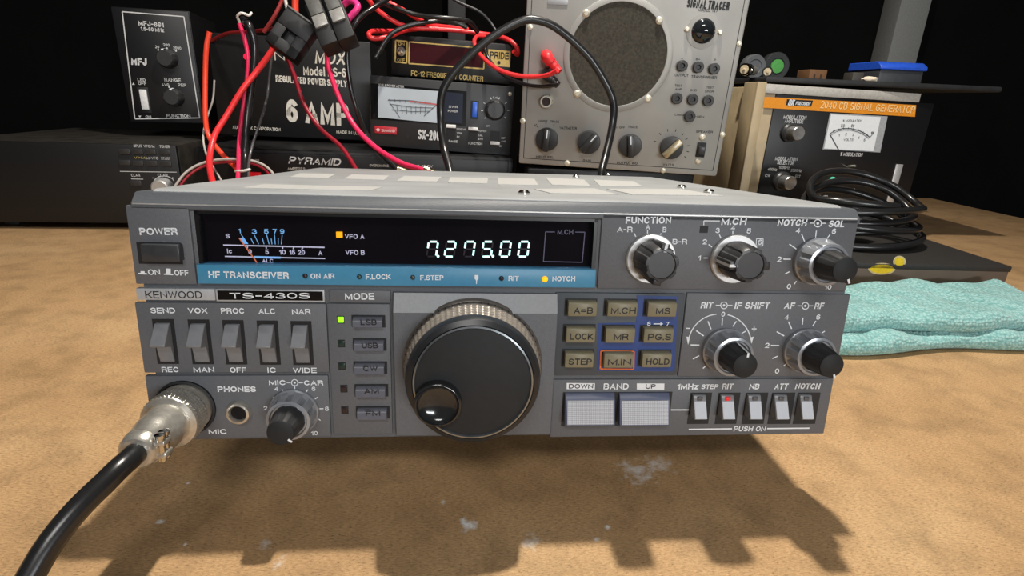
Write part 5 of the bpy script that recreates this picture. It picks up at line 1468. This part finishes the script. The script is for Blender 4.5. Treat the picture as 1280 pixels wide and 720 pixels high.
cable('red_cable', 'red lead looped on top of the counter', [(500, 39, .475), (482, 39, .46), (466, 39, .44), (461, 43, .43), (466, 48, .43), (485, 46, .435), (508, 37.5, .452), (535, 36, .462), (570, 38, .466), (600, 42, .468), (620, 45, .462), (636, 50, .450), (646, 59, .444), (647, 68, .440), (642, 64, .436)], 0.0024, red_cable)
cable('red_cable', 'red test lead with banana plug running from the counter to the grey tracer', [(606, 46, .462), (596, 46, .448), (593, 54, .432), (600, 68, .42), (618, 84, .396), (640, 93, .382), (664, 96, .372), (684, 94, .360), (697, 88, .350)], 0.0021, red_cable)
cable('black_cable', 'black test lead running from the counter to the grey tracer', [(613, 43, .462), (606, 53, .440), (611, 74, .432), (630, 94, .412), (652, 104, .388), (675, 108, .370), (697, 106, .357)], 0.0018, black_cable)
def banana(px, py, qx, qy, m, name, label):      # right-angled plug pushed into the tracer
    a = TF.p(px, py, -0.001); b = TF.p(qx, qy, -0.016)
    o = thing(name, label, 'plug', TF.m @ Matrix.Translation(a))
    bm = B(); d = b - a
    tube(bm, [Vector((0, 0.0, 0)), Vector((0, -0.006, 0)), Vector((0, -0.010, 0)) + d * 0.15, d * 0.55 + Vector((0, -0.004, 0)), d], [0.0058, 0.0058, 0.0055, 0.0050, 0.0042, 0.0036], 20)
    part('plug_body', bm, m, o)
banana(683.5, 70, 699, 90, M('red_plug_plastic', (232, 48, 54), 0.4), 'banana_plug', 'red banana plug in the upper left jack of the grey tracer')
banana(684, 93, 697, 106, knob_black, 'banana_plug', 'black banana plug under the red one in the grey tracer')
cable('twin_wire', 'thin grey wire bowing across in front of the red rocker switch', [(206, 250, .38), (218, 234, .38), (231, 217, .385), (248, 206, .39), (270, 200, .392), (300, 199, .392), (322, 203, .39), (336, 211, .385), (346, 224, .37)], 0.0013, white_cable)
cable('twin_wire', 'dark red strand just below the grey bowed wire at left', [(212, 251, .38), (224, 234, .38), (236, 219.5, .385), (252, 209, .39), (272, 203.4, .392), (300, 202.6, .392), (320, 206, .39), (333, 214, .385), (342, 227, .37)], 0.0013, dark_red_cable)
cable('white_wire', 'thin white wire hanging between the two left stacks', [(268, 100, .46), (266, 125, .46), (258, 150, .455), (254, 172, .42), (259, 196, .41), (270, 214, .405), (280, 232, .40)], 0.0010, white_cable)
cable('red_cable', 'dark red cable crossing above the power supply at upper left', [(262, 52, .53), (284, 42, .515), (310, 40, .50), (335, 37, .47), (352, 33, .44)], 0.0020, M('deep_red_sheath', (120, 26, 28), 0.4))
cable('red_cable', 'dull red cable rising from the plug housing to the upper left', [(330, 40, .455), (342, 22, .45), (352, 2, .45), (358, -18, .45)], 0.0020, M('dull_red_sheath', (170, 60, 60), 0.45))
cable('white_wire', 'pale wire entering the top of the black plug housing', [(353, -18, .41), (357, 2, .405), (361, 20, .40), (364, 30, .40)], 0.0016, white_cable)
p = at(306, 24, .408)
bm = B(); tube(bm, [Vector((-0.0052, 0, -0.003)), Vector((-0.005, -0.004, 0.002)), Vector((0.0, -0.006, 0.0045)), Vector((0.0055, -0.004, 0.003)), Vector((0.006, 0.002, 0.006))], 0.0012, 8)
o = part('cable_tie', bm, M('white_nylon', (222, 218, 212), 0.5)); o.location = p
tag(o, 'white nylon tie at the top of the thick hanging black cable', 'cable tie')
p = at(302.5, 213, .352)
bm = B(); tube(bm, [Vector((-0.006, 0.0, -0.001)), Vector((-0.002, -0.0055, 0)), Vector((0.004, -0.005, 0.0004)), Vector((0.007, 0.001, 0.001))], 0.0012, 8)
o = part('cable_tie', bm, M('white_nylon', (222, 218, 212), 0.5)); o.location = p
tag(o, 'white nylon tie low on the cables by the red rocker switch', 'cable tie')
# power plug housings
def housing(px, py, Y, rot, label, tab):
    p = at(px, py, Y)
    o = thing('power_connector', label, 'connector', Matrix.Translation(p) @ Matrix.Rotation(R(rot[2]), 4, 'Z') @ Matrix.Rotation(R(rot[0]), 4, 'X') @ Matrix.Rotation(R(rot[1]), 4, 'Y'))
    hp = M('black_plug_housing', (22, 22, 23), 0.5)
    if tab:
        bm = B(); box(bm, -0.0078, 0.0078, -0.010, 0.010, -0.032, 0.010, 0.0010)
        part('housing', bm, hp, o)
        gp = M('grey_spring_clip', (96, 95, 92), 0.4, 0.3)
        bm = B(); box(bm, -0.0058, 0.0058, -0.0120, -0.010, -0.004, 0.034, 0.0005)
        part('clip', bm, gp, o, 'grey spring clip')
        bm = B(); box(bm, -0.0058, 0.0058, -0.0125, -0.0098, -0.016, -0.005, 0.0005)
        part('clip_tip', bm, M('pale_clip_tip', (158, 156, 152), 0.35, 0.3), o)
    else:
        bm = B()
        box(bm, -0.015, 0.015, -0.010, 0.012, 0.0, 0.017, 0.0008)
        box(bm, -0.015, -0.005, -0.010, 0.012, -0.020, 0.0, 0.0008)
        box(bm, 0.005, 0.015, -0.010, 0.012, -0.020, 0.0, 0.0008)
        box(bm, -0.006, 0.006, -0.002, 0.012, -0.020, 0.0)
        box(bm, -0.015, 0.015, -0.010, 0.012, -0.020, -0.010, 0.0008)
        part('housing', bm, hp, o)
        bm = B(); box(bm, -0.0155, 0.0155, -0.0108, -0.0095, 0.0165, 0.0178)
        part('edge_rib', bm, M('worn_plug_edge', (96, 94, 90), 0.4), o)
housing(367, 44, .385, (-12, 35, 8), 'large black square plug housing hanging before the power supply', False)
housing(400, 22, .365, (-24, -24, -4), 'left one of two grey-clipped plugs at the top of the cable tangle', True)
housing(421, 15, .365, (-24, -24, -4), 'right one of two grey-clipped plugs at the top of the cable tangle', True)
# lugs at the back edge of the transceiver
brass = M('tinned_brass_lug', (206, 190, 150), 0.25, 0.9)
for px, py, a, lb in ((496, 209, 35, 'tinned cable lug at the rear edge of the transceiver, left of the pair'), (530, 208, 20, 'tinned cable lug on the end of the vivid pink cable')):
    p = at(px, py + 2, .29 if px < 510 else .305)
    bm = B(); tube(bm, [Vector((0, 0, 0)), Vector((0.006, 0, -0.002)), Vector((0.012, 0, -0.0045))], 0.0026, 12)
    box(bm, 0.010, 0.020, -0.003, 0.003, -0.0068, -0.0052, 0.0004)
    o = part('cable_lug', bm, brass)
    o.location = p
    o.rotation_euler = (0, 0, R(a - 30))
    tag(o, lb, 'lug')
